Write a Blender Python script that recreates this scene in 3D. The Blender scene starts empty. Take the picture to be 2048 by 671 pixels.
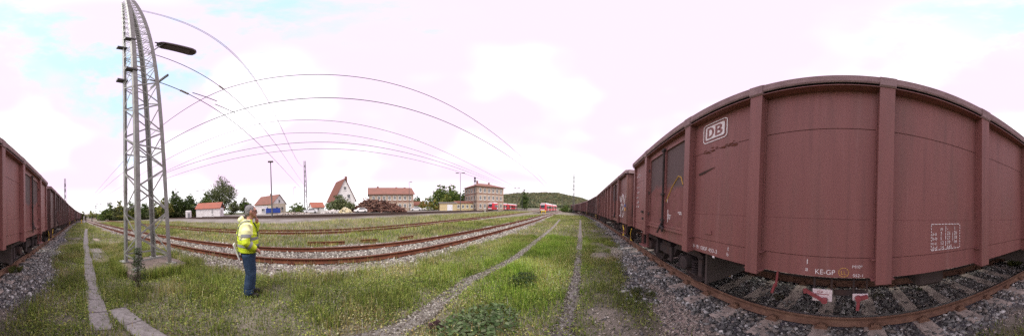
import bpy, math, random
import numpy as np
from mathutils import Matrix, Vector
random.seed(7); rng = np.random.default_rng(7)
S = bpy.context.scene; COL = S.collection
R = math.radians

# ------------------------------------------------------------------ camera (full-turn panorama, slightly out of level)
HC = 1.65; PX0, PY0, PSC = 1693.6, 425.19, 5.689
TX, TY = 0.018, -0.024
CM = Matrix.Rotation(TX, 3, 'X') @ Matrix.Rotation(TY, 3, 'Y')
cd = bpy.data.cameras.new('camera'); cam = bpy.data.objects.new('camera', cd); COL.objects.link(cam)
cd.type = 'PANO'; cd.panorama_type = 'EQUIRECTANGULAR'
cd.longitude_min, cd.longitude_max = -math.pi, math.pi
cd.latitude_max = R(PY0/PSC); cd.latitude_min = R((PY0-671)/PSC)
cd.clip_start = 0.05; cd.clip_end = 6000
azc = R((1024-PX0)/2048*360)
cam.matrix_world = Matrix.Translation((0, 0, HC)) @ (CM @ Matrix.Rotation(-azc, 3, 'Z') @ Matrix.Rotation(R(90), 3, 'X')).to_4x4()
S.camera = cam

# ------------------------------------------------------------------ sky, sun, exposure
SUN_EL, SUN_AZ = R(57), R(28)      # azimuth clockwise from +Y
w = bpy.data.worlds.new('World'); S.world = w; w.use_nodes = True
nt = w.node_tree; nt.nodes.clear()
def N(nt, t, **k):
    n = nt.nodes.new(t)
    for a, b in k.items(): setattr(n, a, b)
    return n
def L(nt, a, b): nt.links.new(a, b)
out = N(nt, 'ShaderNodeOutputWorld'); bg = N(nt, 'ShaderNodeBackground')
sky = N(nt, 'ShaderNodeTexSky', sky_type='NISHITA', sun_disc=False)
sky.sun_elevation = SUN_EL; sky.sun_rotation = SUN_AZ; sky.dust_density = 0.6; sky.air_density = 0.75
tc = N(nt, 'ShaderNodeTexCoord')
def wmix(f, a, b):
    m = N(nt, 'ShaderNodeMix', data_type='RGBA', clamp_factor=True)
    for s, v in ((m.inputs[0], f), (m.inputs[6], a), (m.inputs[7], b)):
        if hasattr(v, 'links'): L(nt, v, s)
        else: s.default_value = v
    return m.outputs[2]
def wramp(src, p0, p1):
    m = N(nt, 'ShaderNodeMapRange', interpolation_type='SMOOTHSTEP'); L(nt, src, m.inputs[0]); m.inputs[1].default_value = p0; m.inputs[2].default_value = p1
    return m.outputs[0]
def wnoise(scale, detail, rough, off=(0,0,0), sc=(1,1,1.6)):
    mp = N(nt, 'ShaderNodeMapping'); L(nt, tc.outputs['Generated'], mp.inputs[0]); mp.inputs['Location'].default_value = off; mp.inputs['Scale'].default_value = sc
    n = N(nt, 'ShaderNodeTexNoise'); L(nt, mp.outputs[0], n.inputs['Vector']); n.inputs['Scale'].default_value = scale; n.inputs['Detail'].default_value = detail; n.inputs['Roughness'].default_value = rough
    return n.outputs['Fac']
def wmath(op, a, b):
    m = N(nt, 'ShaderNodeMath', operation=op)
    for s, v in ((m.inputs[0], a), (m.inputs[1], b)):
        if hasattr(v, 'links'): L(nt, v, s)
        else: s.default_value = v
    return m.outputs[0]
skb = N(nt, 'ShaderNodeMix', data_type='RGBA', blend_type='MULTIPLY'); skb.inputs[0].default_value = 1
L(nt, sky.outputs[0], skb.inputs[6]); skb.inputs[7].default_value = (.15, .15, .15, 1)
sep = N(nt, 'ShaderNodeSeparateXYZ'); L(nt, tc.outputs['Generated'], sep.inputs[0])
veil = wmix(wramp(wnoise(1.3, 2.5, .5, (3.1, .4, 1.2)), .31, .52), (1.16, 1.14, 1.16, 1), (.80, .632, .80, 1))      # thin bright overcast, white to faintly pink
veil = wmix(wramp(sep.outputs[2], .0, .2), (1.22, 1.20, 1.21, 1), veil)
cover = wramp(wnoise(2.6, 9, .62, (1.9, 4.2, .3)), .40, .56)
bias = wmath('ADD', wmath('MULTIPLY', sep.outputs[0], .42), wmath('MULTIPLY', sep.outputs[1], -.12))        # the cloud is thinner towards one side
high = wramp(wmath('ADD', wmath('ADD', sep.outputs[2], bias), wmath('MULTIPLY', wmath('SUBTRACT', wnoise(1.7, 3, .5, (6.4, 2.2, 5)), .5), 1.1)), .85, 1.08)
gap = wmath('MULTIPLY', high, wmath('SUBTRACT', 1.0, wmath('MULTIPLY', cover, .85)))
colr = wmix(gap, veil, wmix(.72, skb.outputs[2], (.62, .86, 1.1, 1)))
L(nt, colr, bg.inputs[0]); bg.inputs[1].default_value = 1.0; L(nt, bg.outputs[0], out.inputs[0])
sl = bpy.data.lights.new('sun', 'SUN'); sl.energy = 2.6; sl.angle = R(36); sl.color = (1, .96, .9)
so = bpy.data.objects.new('sun', sl); COL.objects.link(so)
sd = Vector((math.sin(SUN_AZ)*math.cos(SUN_EL), math.cos(SUN_AZ)*math.cos(SUN_EL), math.sin(SUN_EL)))
so.rotation_euler = sd.to_track_quat('Z', 'Y').to_euler(); so.location = (0, -20, 60)
S.view_settings.view_transform = 'Standard'; S.view_settings.look = 'None'; S.view_settings.exposure = 0.52; S.view_settings.gamma = 1
S.render.engine = 'CYCLES'; S.cycles.max_bounces = 6; S.cycles.use_adaptive_sampling = False; S.cycles.use_denoising = False

# ------------------------------------------------------------------ pixel -> place
def ray(x, y):
    az = R((x-PX0)/2048*360); el = R((PY0-y)/PSC)
    return CM @ Vector((math.sin(az)*math.cos(el), math.cos(az)*math.cos(el), math.sin(el)))
def gp(x, y, z=0.):
    d = ray(x, y); t = (z-HC)/d.z; return Vector((d.x*t, d.y*t, z))
def at(x, y, r):                       # the point seen at that pixel at horizontal distance r
    d = ray(x, y); t = r/math.hypot(d.x, d.y); return Vector((0, 0, HC)) + d*t
def facing(p, yaw=0): return math.atan2(-p[0], p[1]) + R(yaw)

# ------------------------------------------------------------------ materials
def s2l(*c): return tuple((v/255/12.92 if v/255 <= .04045 else ((v/255+.055)/1.055)**2.4) for v in c)
MATS = {}
def mat(name, c1, c2=None, scale=6, rough=.8, bump=0, bscale=None, metal=0, lo=.35, hi=.65, spec=.3, stretch=(1,1,1), c3=None, s3=1.2, attr=None, amix=1.0, trans=0):
    m = bpy.data.materials.new(name); m.use_nodes = True; MATS[name] = m; t = m.node_tree; b = t.nodes['Principled BSDF']
    b.inputs['Roughness'].default_value = rough; b.inputs['Metallic'].default_value = metal; b.inputs['Specular IOR Level'].default_value = spec
    co = N(t, 'ShaderNodeTexCoord'); mp = N(t, 'ShaderNodeMapping'); mp.inputs['Scale'].default_value = stretch; L(t, co.outputs['Object'], mp.inputs[0])
    src = None
    def noise(sc, d=7, ro=.6):
        n = N(t, 'ShaderNodeTexNoise'); n.inputs['Scale'].default_value = sc; n.inputs['Detail'].default_value = d; n.inputs['Roughness'].default_value = ro; L(t, mp.outputs[0], n.inputs['Vector']); return n.outputs['Fac']
    def rng_(s, a, c):
        r = N(t, 'ShaderNodeMapRange'); L(t, s, r.inputs[0]); r.inputs[1].default_value = a; r.inputs[2].default_value = c; return r.outputs[0]
    def mix(f, a, c, bt='MIX'):
        x = N(t, 'ShaderNodeMix', data_type='RGBA', blend_type=bt)
        for s, v in ((x.inputs[0], f), (x.inputs[6], a), (x.inputs[7], c)):
            if hasattr(v, 'links'): L(t, v, s)
            else: s.default_value = v if isinstance(v, float) else (*v[:3], 1)
        return x.outputs[2]
    if c2 is not None: src = mix(rng_(noise(scale), lo, hi), c1, c2)
    if c3 is not None: src = mix(rng_(noise(s3), .5, .72), src if src is not None else c1, c3)
    if attr:
        a = N(t, 'ShaderNodeAttribute', attribute_name=attr)
        src = mix(float(amix), src, a.outputs['Color'], 'MULTIPLY') if src is not None else a.outputs['Color']
    if src is not None: L(t, src, b.inputs['Base Color'])
    else: b.inputs['Base Color'].default_value = (*c1[:3], 1)
    if bump:
        bn = N(t, 'ShaderNodeBump'); bn.inputs['Strength'].default_value = bump; bn.inputs['Distance'].default_value = .02
        L(t, noise(bscale or scale*3), bn.inputs['Height']); L(t, bn.outputs[0], b.inputs['Normal'])
    if trans:
        tr = N(t, 'ShaderNodeBsdfTranslucent'); ms = N(t, 'ShaderNodeMixShader'); ms.inputs[0].default_value = trans
        if src is not None: L(t, src, tr.inputs[0])
        else: tr.inputs[0].default_value = (*c1[:3], 1)
        L(t, b.outputs[0], ms.inputs[1]); L(t, tr.outputs[0], ms.inputs[2]); L(t, ms.outputs[0], t.nodes['Material Output'].inputs[0])
    return m
wagon_cols = [((.295,.130,.116),(.255,.109,.098),(.23,.120,.102)), ((.22,.105,.095),(.16,.082,.075),(.10,.07,.064)), ((.155,.082,.074),(.11,.068,.063),(.07,.055,.052)), ((.28,.13,.11),(.20,.095,.085),(.11,.08,.072))]
WP = [mat('wagon_paint_%d' % i, a, b, 3.0, .52, .05, 14, lo=.3, hi=.75, stretch=(2.2,1,.30), c3=c, s3=1.6) for i, (a, b, c) in enumerate(wagon_cols)]
WD = []
for i, a in enumerate(((.27,.12,.11),(.20,.10,.09),(.12,.08,.074),(.28,.13,.11))):      # lower leaf paint, sooty grey stain above
    m_ = mat('door_paint_%d' % i, a, (.20,.085,.075), 4, .75, .2, 30, c3=(.22,.11,.085), s3=5); WD.append(m_); t_ = m_.node_tree; pb = t_.nodes['Principled BSDF']; old = pb.inputs['Base Color'].links[0].from_socket
    cz = N(t_, 'ShaderNodeTexCoord'); sz = N(t_, 'ShaderNodeSeparateXYZ'); L(t_, cz.outputs['Object'], sz.inputs[0]); nz = N(t_, 'ShaderNodeTexNoise'); nz.inputs['Scale'].default_value = 2.2; nz.inputs['Detail'].default_value = 5; L(t_, cz.outputs['Object'], nz.inputs['Vector'])
    ad = N(t_, 'ShaderNodeMath', operation='MULTIPLY_ADD'); L(t_, nz.outputs['Fac'], ad.inputs[0]); ad.inputs[1].default_value = .9; L(t_, sz.outputs[2], ad.inputs[2]); mr = N(t_, 'ShaderNodeMapRange'); L(t_, ad.outputs[0], mr.inputs[0]); mr.inputs[1].default_value = 2.36; mr.inputs[2].default_value = 2.5; mr.inputs[4].default_value = .9
    mx = N(t_, 'ShaderNodeMix', data_type='RGBA'); L(t_, mr.outputs[0], mx.inputs[0]); L(t_, old, mx.inputs[6]); mx.inputs[7].default_value = (.125,.098,.094,1); L(t_, mx.outputs[2], pb.inputs['Base Color'])
for m_ in WP:      # thin rain streaks, and grime splashed up from the frame
    t_ = m_.node_tree; pb = t_.nodes['Principled BSDF']; old = pb.inputs['Base Color'].links[0].from_socket; cz = N(t_, 'ShaderNodeTexCoord')
    mp_ = N(t_, 'ShaderNodeMapping'); mp_.inputs['Scale'].default_value = (14,14,.55); L(t_, cz.outputs['Object'], mp_.inputs[0]); n1 = N(t_, 'ShaderNodeTexNoise'); n1.inputs['Scale'].default_value = 1.0; n1.inputs['Detail'].default_value = 5; L(t_, mp_.outputs[0], n1.inputs['Vector'])
    n2 = N(t_, 'ShaderNodeTexNoise'); n2.inputs['Scale'].default_value = 11; n2.inputs['Detail'].default_value = 8; n2.inputs['Roughness'].default_value = .7; L(t_, cz.outputs['Object'], n2.inputs['Vector'])
    def lay(src, f, a, c_, amt, col_):
        r_ = N(t_, 'ShaderNodeMapRange'); L(t_, f, r_.inputs[0]); r_.inputs[1].default_value = a; r_.inputs[2].default_value = c_; r_.inputs[4].default_value = amt
        x_ = N(t_, 'ShaderNodeMix', data_type='RGBA'); L(t_, r_.outputs[0], x_.inputs[0]); L(t_, src, x_.inputs[6]); x_.inputs[7].default_value = (*col_,1); return x_.outputs[2]
    o_ = lay(old, n1.outputs['Fac'], .52, .74, .38, (.13,.075,.068)); o_ = lay(o_, n2.outputs['Fac'], .66, .74, .55, (.19,.085,.05)); o_ = lay(o_, n1.outputs['Fac'], .40, .26, .20, (.42,.26,.25)); L(t_, o_, pb.inputs['Base Color'])
mat('plate', (.80,.74,.72), (.60,.48,.46), 30, .7, lo=.45, hi=.7)
mat('topdust', (.36,.255,.25), (.27,.185,.185), 9, .85, .2)
mat('underframe', (.045,.038,.037), (.075,.058,.053), 7, .85, .3, c3=(.07,.04,.03), s3=3)
mat('shield', (.085,.068,.062), (.105,.085,.078), 4, .8, .1)
mat('steel_worn', (.28,.26,.25), (.16,.14,.13), 12, .35, metal=.8)
mat('rust', (.22,.125,.078), (.14,.082,.056), 14, .85, .35, 60, c3=(.28,.175,.11), s3=3)
mat('rust_red', (.15,.052,.028), (.10,.036,.022), 9, .92, .35, 60, c3=(.20,.075,.035), s3=2.5)
mat('railtop', (.30,.26,.24), (.55,.53,.52), 6, .24, metal=.9)
mat('railtop_rust', (.19,.095,.065), (.13,.06,.04), 10, .75, .2)
mat('rail_dark', (.050,.033,.027), (.08,.048,.036), 5, .8, .2)
mat('sleeper', (.52,.45,.37), (.36,.305,.25), 9, .95, .5, 40, stretch=(1,.35,1), c3=(.14,.12,.10), s3=5)
mat('sleeper_dark', (.17,.14,.125), (.10,.085,.075), 9, .95, .5, 40)
mat('white', (.78,.78,.76), (.62,.60,.57), 20, .7)
mat('white_print', (.88,.85,.83), (.55,.44,.42), 45, .7, lo=.58, hi=.8)
mat('yellow_print', (.75,.47,.10), (.40,.22,.08), 60, .7, lo=.45, hi=.7)
mat('red_enamel', (.34,.075,.085), (.25,.07,.07), 14, .5)
mat('yellow', (.72,.50,.05), (.55,.38,.06), 12, .6)
mat('orange', (.75,.36,.04), (.6,.28,.05), 12, .6)
mat('blue', (.03,.07,.35), (.03,.06,.25), 4, .5)
mat('mast', (.34,.35,.32), (.25,.265,.24), 5, .6, .1, 50, c3=(.20,.19,.16), s3=3)
mat('galv', (.12,.12,.115), (.08,.08,.078), 8, .6)
mat('wire', (.035,.035,.035), rough=.6)
mat('lamp_dark', (.10,.075,.068), (.07,.055,.05), 9, .5)
mat('insul', (.16,.10,.06), (.08,.05,.035), 9, .35)
mat('concrete', (.27,.25,.24), (.185,.168,.16), 16, .95, .4, 90, c3=(.13,.118,.105), s3=4.0)
mat('concrete_old', (.22,.175,.145), (.14,.11,.09), 14, .95, .5, 60, c3=(.10,.085,.065), s3=4)
mat('pathgravel', (.25,.23,.215), (.15,.135,.12), 60, .95, .6, 90, c3=(.13,.12,.10), s3=9)
mat('stone_attr', (.95,.95,.95), (.7,.7,.7), 30, .9, attr='col')
mat('leaf_attr', (1,1,1), (.75,.75,.7), 20, .75, attr='col', trans=.38, spec=.15)
mat('bark', (.10,.08,.06), (.06,.05,.04), 9, .95, .4)
mat('dark', (.02,.02,.02), rough=.7)
mat('plaster_white', (.80,.79,.77), (.66,.64,.61), 1.6, .9, .1, 30)
mat('plaster_cream', (.66,.60,.46), (.52,.47,.36), 1.6, .9, .1, 30)
mat('plaster_yellow', (.52,.42,.24), (.42,.33,.19), 1.5, .9)
mat('dark_wood', (.055,.048,.05), (.035,.03,.03), 5, .9)
mat('rooftile', (.38,.135,.09), (.26,.095,.065), 5, .85, .2, c3=(.22,.10,.075), s3=.9)
mat('rooftile_old', (.27,.125,.095), (.17,.085,.066), 4, .9, .2, c3=(.15,.09,.07), s3=.8)
mat('roof_brown', (.21,.085,.058), (.14,.06,.045), 4, .9)
mat('glass', (.03,.035,.04), rough=.12, spec=.6)
mat('frame_white', (.70,.69,.66), rough=.6)
mat('sandstone', (.46,.37,.285), (.28,.215,.165), 2.6, .95, .3, 8, c3=(.34,.20,.15), s3=.7)
mat('skin', (.50,.27,.19), (.44,.22,.16), 30, .55)
mat('hair', (.36,.35,.345), (.17,.165,.16), 60, .8, .6, 120)
mat('hivis', (.72,.88,.05), (.60,.78,.03), 9, .75, .4, 14)
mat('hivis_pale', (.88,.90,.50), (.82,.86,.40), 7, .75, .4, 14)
mat('reflective', (.30,.31,.31), (.24,.25,.25), 20, .45)
mat('jeans', (.030,.058,.115), (.018,.036,.075), 26, .95, .5, 50, c3=(.06,.10,.175), s3=6)
mat('boot', (.02,.018,.017), (.035,.03,.028), 20, .7)
mat('train_red', (.50,.02,.03), (.42,.02,.03), 2, .35)
mat('train_white', (.62,.62,.63), rough=.4)
mat('train_grey', (.22,.225,.23), rough=.5)
M = MATS

# ------------------------------------------------------------------ mesh helpers
class MB:
    def __init__(s): s.v = []; s.f = []
    def add(s, vs, fs, mtx=None):
        k = len(s.v)
        s.v += [tuple(mtx @ Vector(v)) for v in vs] if mtx is not None else [tuple(v) for v in vs]
        s.f += [tuple(i+k for i in f) for f in fs]; return s
    def box(s, x0, x1, y0, y1, z0, z1, mtx=None):
        return s.add([(x0,y0,z0),(x1,y0,z0),(x1,y1,z0),(x0,y1,z0),(x0,y0,z1),(x1,y0,z1),(x1,y1,z1),(x0,y1,z1)],
                     [(0,3,2,1),(4,5,6,7),(0,1,5,4),(1,2,6,5),(2,3,7,6),(3,0,4,7)], mtx)
    def bar(s, a, b, wd, hd=None, n=4, r2=None, up=(0,0,1)):
        a = Vector(a); b = Vector(b); d = (b-a)
        if d.length < 1e-6: return s
        d.normalize(); u = Vector(up)
        if abs(d.dot(u)) > .98: u = Vector((1,0,0))
        x = d.cross(u).normalized(); y = x.cross(d); hd = hd if hd is not None else wd
        vs = []; sc = 1 if r2 is None else r2
        for p, q in ((a, 1), (b, sc)):
            if n == 4: pts = [(-.5,-.5),(.5,-.5),(.5,.5),(-.5,.5)]
            else: pts = [(.5*math.cos(2*math.pi*i/n), .5*math.sin(2*math.pi*i/n)) for i in range(n)]
            vs += [p + x*(c*wd*q) + y*(e*hd*q) for c, e in pts]
        fs = [(i, (i+1) % n, n+(i+1) % n, n+i) for i in range(n)] + [tuple(range(n-1,-1,-1)), tuple(range(n, 2*n))]
        return s.add(vs, fs)
    def tube(s, pts, r, n=6, r_end=None):
        pts = [Vector(p) for p in pts]; k = len(s.v); m = len(pts)
        for i, p in enumerate(pts):
            d = (pts[min(i+1, m-1)]-pts[max(i-1, 0)]).normalized(); u = Vector((0,0,1)) if abs(d.z) < .95 else Vector((1,0,0))
            x = d.cross(u).normalized(); y = x.cross(d); rr = r if r_end is None else r+(r_end-r)*i/(m-1)
            s.v += [tuple(p+x*(rr*math.cos(2*math.pi*j/n))+y*(rr*math.sin(2*math.pi*j/n))) for j in range(n)]
        for i in range(m-1): s.f += [(k+i*n+j, k+i*n+(j+1) % n, k+(i+1)*n+(j+1) % n, k+(i+1)*n+j) for j in range(n)]
        s.f += [tuple(k+j for j in range(n-1,-1,-1)), tuple(k+(m-1)*n+j for j in range(n))]; return s
    def prism(s, poly, axis, a, b, mtx=None):   # poly: 2-D outline, extruded along an axis between a and b
        n = len(poly)
        def P(p, t): return {'x': (t,p[0],p[1]), 'y': (p[0],t,p[1]), 'z': (p[0],p[1],t)}[axis]
        return s.add([P(p,a) for p in poly]+[P(p,b) for p in poly], [(i,(i+1)%n,n+(i+1)%n,n+i) for i in range(n)]+[tuple(range(n-1,-1,-1)),tuple(range(n,2*n))], mtx)
    def lathe(s, prof, c, axis='z', n=16):     # prof: (radius, offset along axis)
        k = len(s.v); m = len(prof)
        for r, h in prof:
            for j in range(n):
                a, b = r*math.cos(2*math.pi*j/n), r*math.sin(2*math.pi*j/n)
                o = {'z': (a,b,h), 'y': (a,h,b), 'x': (h,a,b)}[axis]; s.v.append((c[0]+o[0], c[1]+o[1], c[2]+o[2]))
        for i in range(m-1): s.f += [(k+i*n+j, k+i*n+(j+1)%n, k+(i+1)*n+(j+1)%n, k+(i+1)*n+j) for j in range(n)]
        s.f += [tuple(k+j for j in range(n-1,-1,-1)), tuple(k+(m-1)*n+j for j in range(n))]; return s
    def build(s, name, m, parent=None, bevel=0, smooth=False):
        me = bpy.data.meshes.new(name); me.from_pydata(s.v, [], s.f); me.update()
        import bmesh
        bm = bmesh.new(); bm.from_mesh(me); bmesh.ops.recalc_face_normals(bm, faces=bm.faces)
        if bevel: bmesh.ops.bevel(bm, geom=list(bm.edges), offset=bevel, segments=2 if smooth else 1, affect='EDGES', profile=.6)
        bm.to_mesh(me); bm.free()
        me.materials.append(M[m] if isinstance(m, str) else m)
        if smooth: me.polygons.foreach_set('use_smooth', [True]*len(me.polygons))
        o = bpy.data.objects.new(name, me); COL.objects.link(o)
        if parent is not None: o.parent = parent
        return o
def tag(o, label=None, cat=None, group=None, kind=None):
    if label: o['label'] = label
    if cat: o['category'] = cat
    if group: o['group'] = group
    if kind: o['kind'] = kind
    return o
def empty(name, loc=(0,0,0), rz=0):
    o = bpy.data.objects.new(name, None); COL.objects.link(o); o.location = loc; o.rotation_euler = (0,0,rz); o.empty_display_size = .2; return o
def copy_tree(o, parent=None):
    c = o.copy(); COL.objects.link(c); c.parent = parent
    for ch in list(o.children): copy_tree(ch, c)
    return c
def part(name, m, parent, *boxes, bevel=0):
    mb = MB()
    for b in boxes: mb.box(*b)
    return mb.build(name, m, parent, bevel)
def npmesh(name, V, F, m, cols=None, parent=None, smooth=False):   # fast build, F: (n,k) all with k corners
    me = bpy.data.meshes.new(name); V = np.asarray(V, np.float32); F = np.asarray(F, np.int32)
    me.vertices.add(len(V)); me.vertices.foreach_set('co', V.ravel())
    me.loops.add(F.size); me.loops.foreach_set('vertex_index', F.ravel())
    me.polygons.add(len(F)); me.polygons.foreach_set('loop_start', np.arange(0, F.size, F.shape[1], dtype=np.int32))
    if smooth: me.polygons.foreach_set('use_smooth', np.ones(len(F), bool))
    me.update(calc_edges=True)
    if cols is not None:
        a = me.color_attributes.new('col', 'FLOAT_COLOR', 'POINT'); c = np.ones((len(V), 4), np.float32); c[:, :3] = cols; a.data.foreach_set('color', c.ravel())
    me.materials.append(M[m] if isinstance(m, str) else m)
    o = bpy.data.objects.new(name, me); COL.objects.link(o)
    if parent is not None: o.parent = parent
    return o
def text_mesh(s, size, name, m, parent, loc, rot=(R(90),0,0), xscale=1.0, align='LEFT', bold=0):
    cu = bpy.data.curves.new(name, 'FONT'); cu.body = s; cu.size = size; cu.align_x = align; cu.offset = bold
    t = bpy.data.objects.new('tmp', cu); COL.objects.link(t)
    dg = bpy.context.evaluated_depsgraph_get(); me = bpy.data.meshes.new_from_object(t.evaluated_get(dg)); bpy.data.objects.remove(t); bpy.data.curves.remove(cu)
    me.materials.clear(); me.materials.append(M[m]); o = bpy.data.objects.new(name, me); COL.objects.link(o); o.parent = parent; o.location = loc; o.rotation_euler = rot; o.scale = (xscale,1,1); return o
# value noise in the ground plane
_g = rng.random((256, 256))
def vnoise(x, y, s):
    x = np.asarray(x)/s+1000.37; y = np.asarray(y)/s+1000.71; i = np.floor(x).astype(int); j = np.floor(y).astype(int); u = x-i; v = y-j
    u = u*u*(3-2*u); v = v*v*(3-2*v); g = lambda a, b: _g[a % 256, b % 256]
    return (g(i,j)*(1-u)+g(i+1,j)*u)*(1-v)+(g(i,j+1)*(1-u)+g(i+1,j+1)*u)*v
def fbm(x, y, s, o=4): return sum(vnoise(x+17*k, y-9*k, s/2**k)/2**k for k in range(o))/sum(1/2**k for k in range(o))
def sstep(a, b, x): t = np.clip((np.asarray(x)-a)/(b-a), 0, 1); return t*t*(3-2*t)

# ------------------------------------------------------------------ lie of the tracks (Y of the centre line over X)
def curve(pts):
    p = sorted(pts); xs = np.array([a for a, _ in p]); ys = np.array([b for _, b in p]); m = np.gradient(ys, xs)
    def f(x):
        x = np.asarray(x, float); i = np.clip(np.searchsorted(xs, x)-1, 0, len(xs)-2); h = xs[i+1]-xs[i]; t = np.clip((x-xs[i])/h, 0, None); tt = np.clip(t, 0, 1)
        r = (2*tt**3-3*tt**2+1)*ys[i]+(tt**3-2*tt**2+tt)*h*m[i]+(-2*tt**3+3*tt**2)*ys[i+1]+(tt**3-tt**2)*h*m[i+1]
        r = np.where(x < xs[0], ys[0]+(x-xs[0])*m[0], r); return np.where(x > xs[-1], ys[-1]+(x-xs[-1])*m[-1], r)
    return f
def T1(x):
    x = np.asarray(x, float)
    l = np.where(x > -62, 2.83-.00198*x*x, 2.83-.00198*62*62+.00198*124*(x+62))
    return np.where(x < 0, l, np.where(x < 4, 2.83, 2.83-.00052*(x-4)**2*np.where(x > 80, 80/np.maximum(x, 80), 1)))
T2 = curve([(-93,-17.5),(-60,-13),(-31,-9.2),(-19,-7.5),(-12,-6.75),(-7,-6.3),(-4,-6.0),(-1,-5.7),(2,-5.45),(5,-5.27),(8,-5.1),(15,-4.7),(30,-4.1),(60,-3.6),(150,-4)])
T3 = curve([(-150,-48),(-90,-32),(-39,-20.3),(-18,-16),(-9.5,-14.1),(-5,-13.1),(0,-12.1),(5,-11.6),(10,-11.25),(20,-10.8),(40,-10.2),(150,-10)])
T3n = lambda x: T3(x)-T3(0)
T4 = lambda x: -29.5+.8*T3n(x)
T5 = lambda x: -34.0+.8*T3n(x)
T6 = lambda x: -38.5+.8*T3n(x)
RZ = .175   # top of rail
def gz(x, y):
    x = np.asarray(x, float); y = np.asarray(y, float); q = y-.8*T3n(x)
    z = .45*sstep(-22, -31, q)+.35*sstep(-36, -50, q)
    near = np.minimum(np.abs(y-T1(x)), np.minimum(np.abs(y-T2(x)), np.abs(y-T3(x))))
    return z + (fbm(x, y, 3.0, 3)-.5)*.10*sstep(1.3, 2.4, near) - .015

# ================================================================== GROUND
def axis(fine0, fine1, step, far):
    a = list(np.arange(fine0, fine1, step)); d = step; v = fine1
    while v < far: a.append(v); d *= 1.12; v += d
    d = step; v = fine0; b = []
    while v > -far: v -= d; b.append(v); d *= 1.12
    return np.array(b[::-1]+a)
gx = axis(-9, 10, .11, 1700); gy = axis(-9, 6, .09, 1700)
GX, GY = np.meshgrid(gx, gy, indexing='ij'); GZ = gz(GX, GY)
nx, ny = GX.shape; idx = np.arange(nx*ny).reshape(nx, ny)
F = np.stack([idx[:-1,:-1], idx[1:,:-1], idx[1:,1:], idx[:-1,1:]], -1).reshape(-1, 4)
def zones(x, y):
    """weights: dark ballast, pale ballast, sand, green cover (0..1)"""
    d1 = y-T1(x); d2 = np.abs(y-T2(x)); d3 = np.abs(y-T3(x)); n = fbm(x, y, 1.3, 4)-.5; n2 = fbm(x+40, y-13, .5, 3)-.5
    edge = np.where(x > 0, -1.55-.35*sstep(1,3,x)+.5*sstep(6,20,x), -1.85+.35*sstep(-4,-9,x))
    dark = sstep(-.18, .18, d1-edge+n*1.3)*sstep(2.9, 2.3, d1+n)
    pale = sstep(.25, -.25, d2-1.55+n*1.2)
    pale3 = sstep(.3, -.3, d3-1.3+n*2.2)
    far_bed = np.maximum(sstep(2.1,1.5,np.abs(y-T4(x))), np.maximum(sstep(2.1,1.5,np.abs(y-T5(x))), sstep(2.1,1.5,np.abs(y-T6(x)))))
    yl_ = -25.0+4.2*sstep(-2,7,x); yard = sstep(0, -1.6, y-.8*T3n(x)-yl_+n*2)*sstep(-58, -50, y-.8*T3n(x)+n*6)
    sand = 0*x
    for (px, py, rx, ry) in ((-1.75,1.12,.55,.30),(-1.40,1.05,.35,.30),(-2.4,1.30,.55,.20),(-2.95,1.25,.45,.20),(-6.0,1.0,.8,.24),(-4.4,1.2,.5,.12),(4.05,1.35,.25,.12),(2.9,1.6,.25,.1),(11.5,-1.2,.9,.25)):
        sand = np.maximum(sand, sstep(1.25, .45, np.hypot((x-px)/rx, (y-py)/ry)+n2*1.3))
    green = np.clip(1-np.maximum(np.maximum(dark, pale), np.maximum(pale3*.75, yard)), 0, 1)*(1-sand*.85)
    bare = sstep(-.25, .1, y)*sstep(30, 10, np.abs(x)); green = green*np.where(y > -3, sstep(.30, .52, n+.5+.16*sstep(.3,-.6,y)+.10-.09*bare), 1)
    return dark*(1-sand), np.maximum(pale, pale3*.8), sand, green*(1-sand*.9)*(1-far_bed), yard*(1-far_bed), far_bed
dk, pl, sa, gr, yd, fb = zones(GX, GY)
me_cols = np.stack([dk, pl, sa], -1).reshape(-1, 3)
g = bpy.data.materials.new('ground'); g.use_nodes = True; t = g.node_tree; b = t.nodes['Principled BSDF']; b.inputs['Roughness'].default_value = .95; b.inputs['Specular IOR Level'].default_value = .1
co = N(t, 'ShaderNodeTexCoord')
def gn(sc, d=8, ro=.65):
    n = N(t, 'ShaderNodeTexNoise'); n.inputs['Scale'].default_value = sc; n.inputs['Detail'].default_value = d; n.inputs['Roughness'].default_value = ro; L(t, co.outputs['Object'], n.inputs['Vector']); return n.outputs['Fac']
def gr_(s, a, c):
    r = N(t, 'ShaderNodeMapRange'); L(t, s, r.inputs[0]); r.inputs[1].default_value = a; r.inputs[2].default_value = c; return r.outputs[0]
def gm(f, a, c):
    x = N(t, 'ShaderNodeMix', data_type='RGBA')
    for s, v in ((x.inputs[0], f), (x.inputs[6], a), (x.inputs[7], c)):
        if hasattr(v, 'links'): L(t, v, s)
        else: s.default_value = (*v, 1)
    return x.outputs[2]
def vor(sc):
    v = N(t, 'ShaderNodeTexVoronoi'); v.inputs['Scale'].default_value = sc; L(t, co.outputs['Object'], v.inputs['Vector']); return v
v1 = vor(26); v2 = vor(16)
at1 = N(t, 'ShaderNodeAttribute', attribute_name='col'); at2 = N(t, 'ShaderNodeAttribute', attribute_name='col2')
s1 = N(t, 'ShaderNodeSeparateColor'); L(t, at1.outputs['Color'], s1.inputs[0]); s2 = N(t, 'ShaderNodeSeparateColor'); L(t, at2.outputs['Color'], s2.inputs[0])
soil = gm(gr_(gn(1.1), .4, .62), (.14,.128,.085), (.27,.235,.195)); soil = gm(gr_(gn(40, 4), .5, .7), soil, (.075,.085,.036))
soil = gm(gr_(gn(90, 3), .6, .75), soil, (.34,.31,.27))
vs1 = N(t, 'ShaderNodeSeparateColor'); L(t, v1.outputs['Color'], vs1.inputs[0]); vs2 = N(t, 'ShaderNodeSeparateColor'); L(t, v2.outputs['Color'], vs2.inputs[0])
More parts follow.
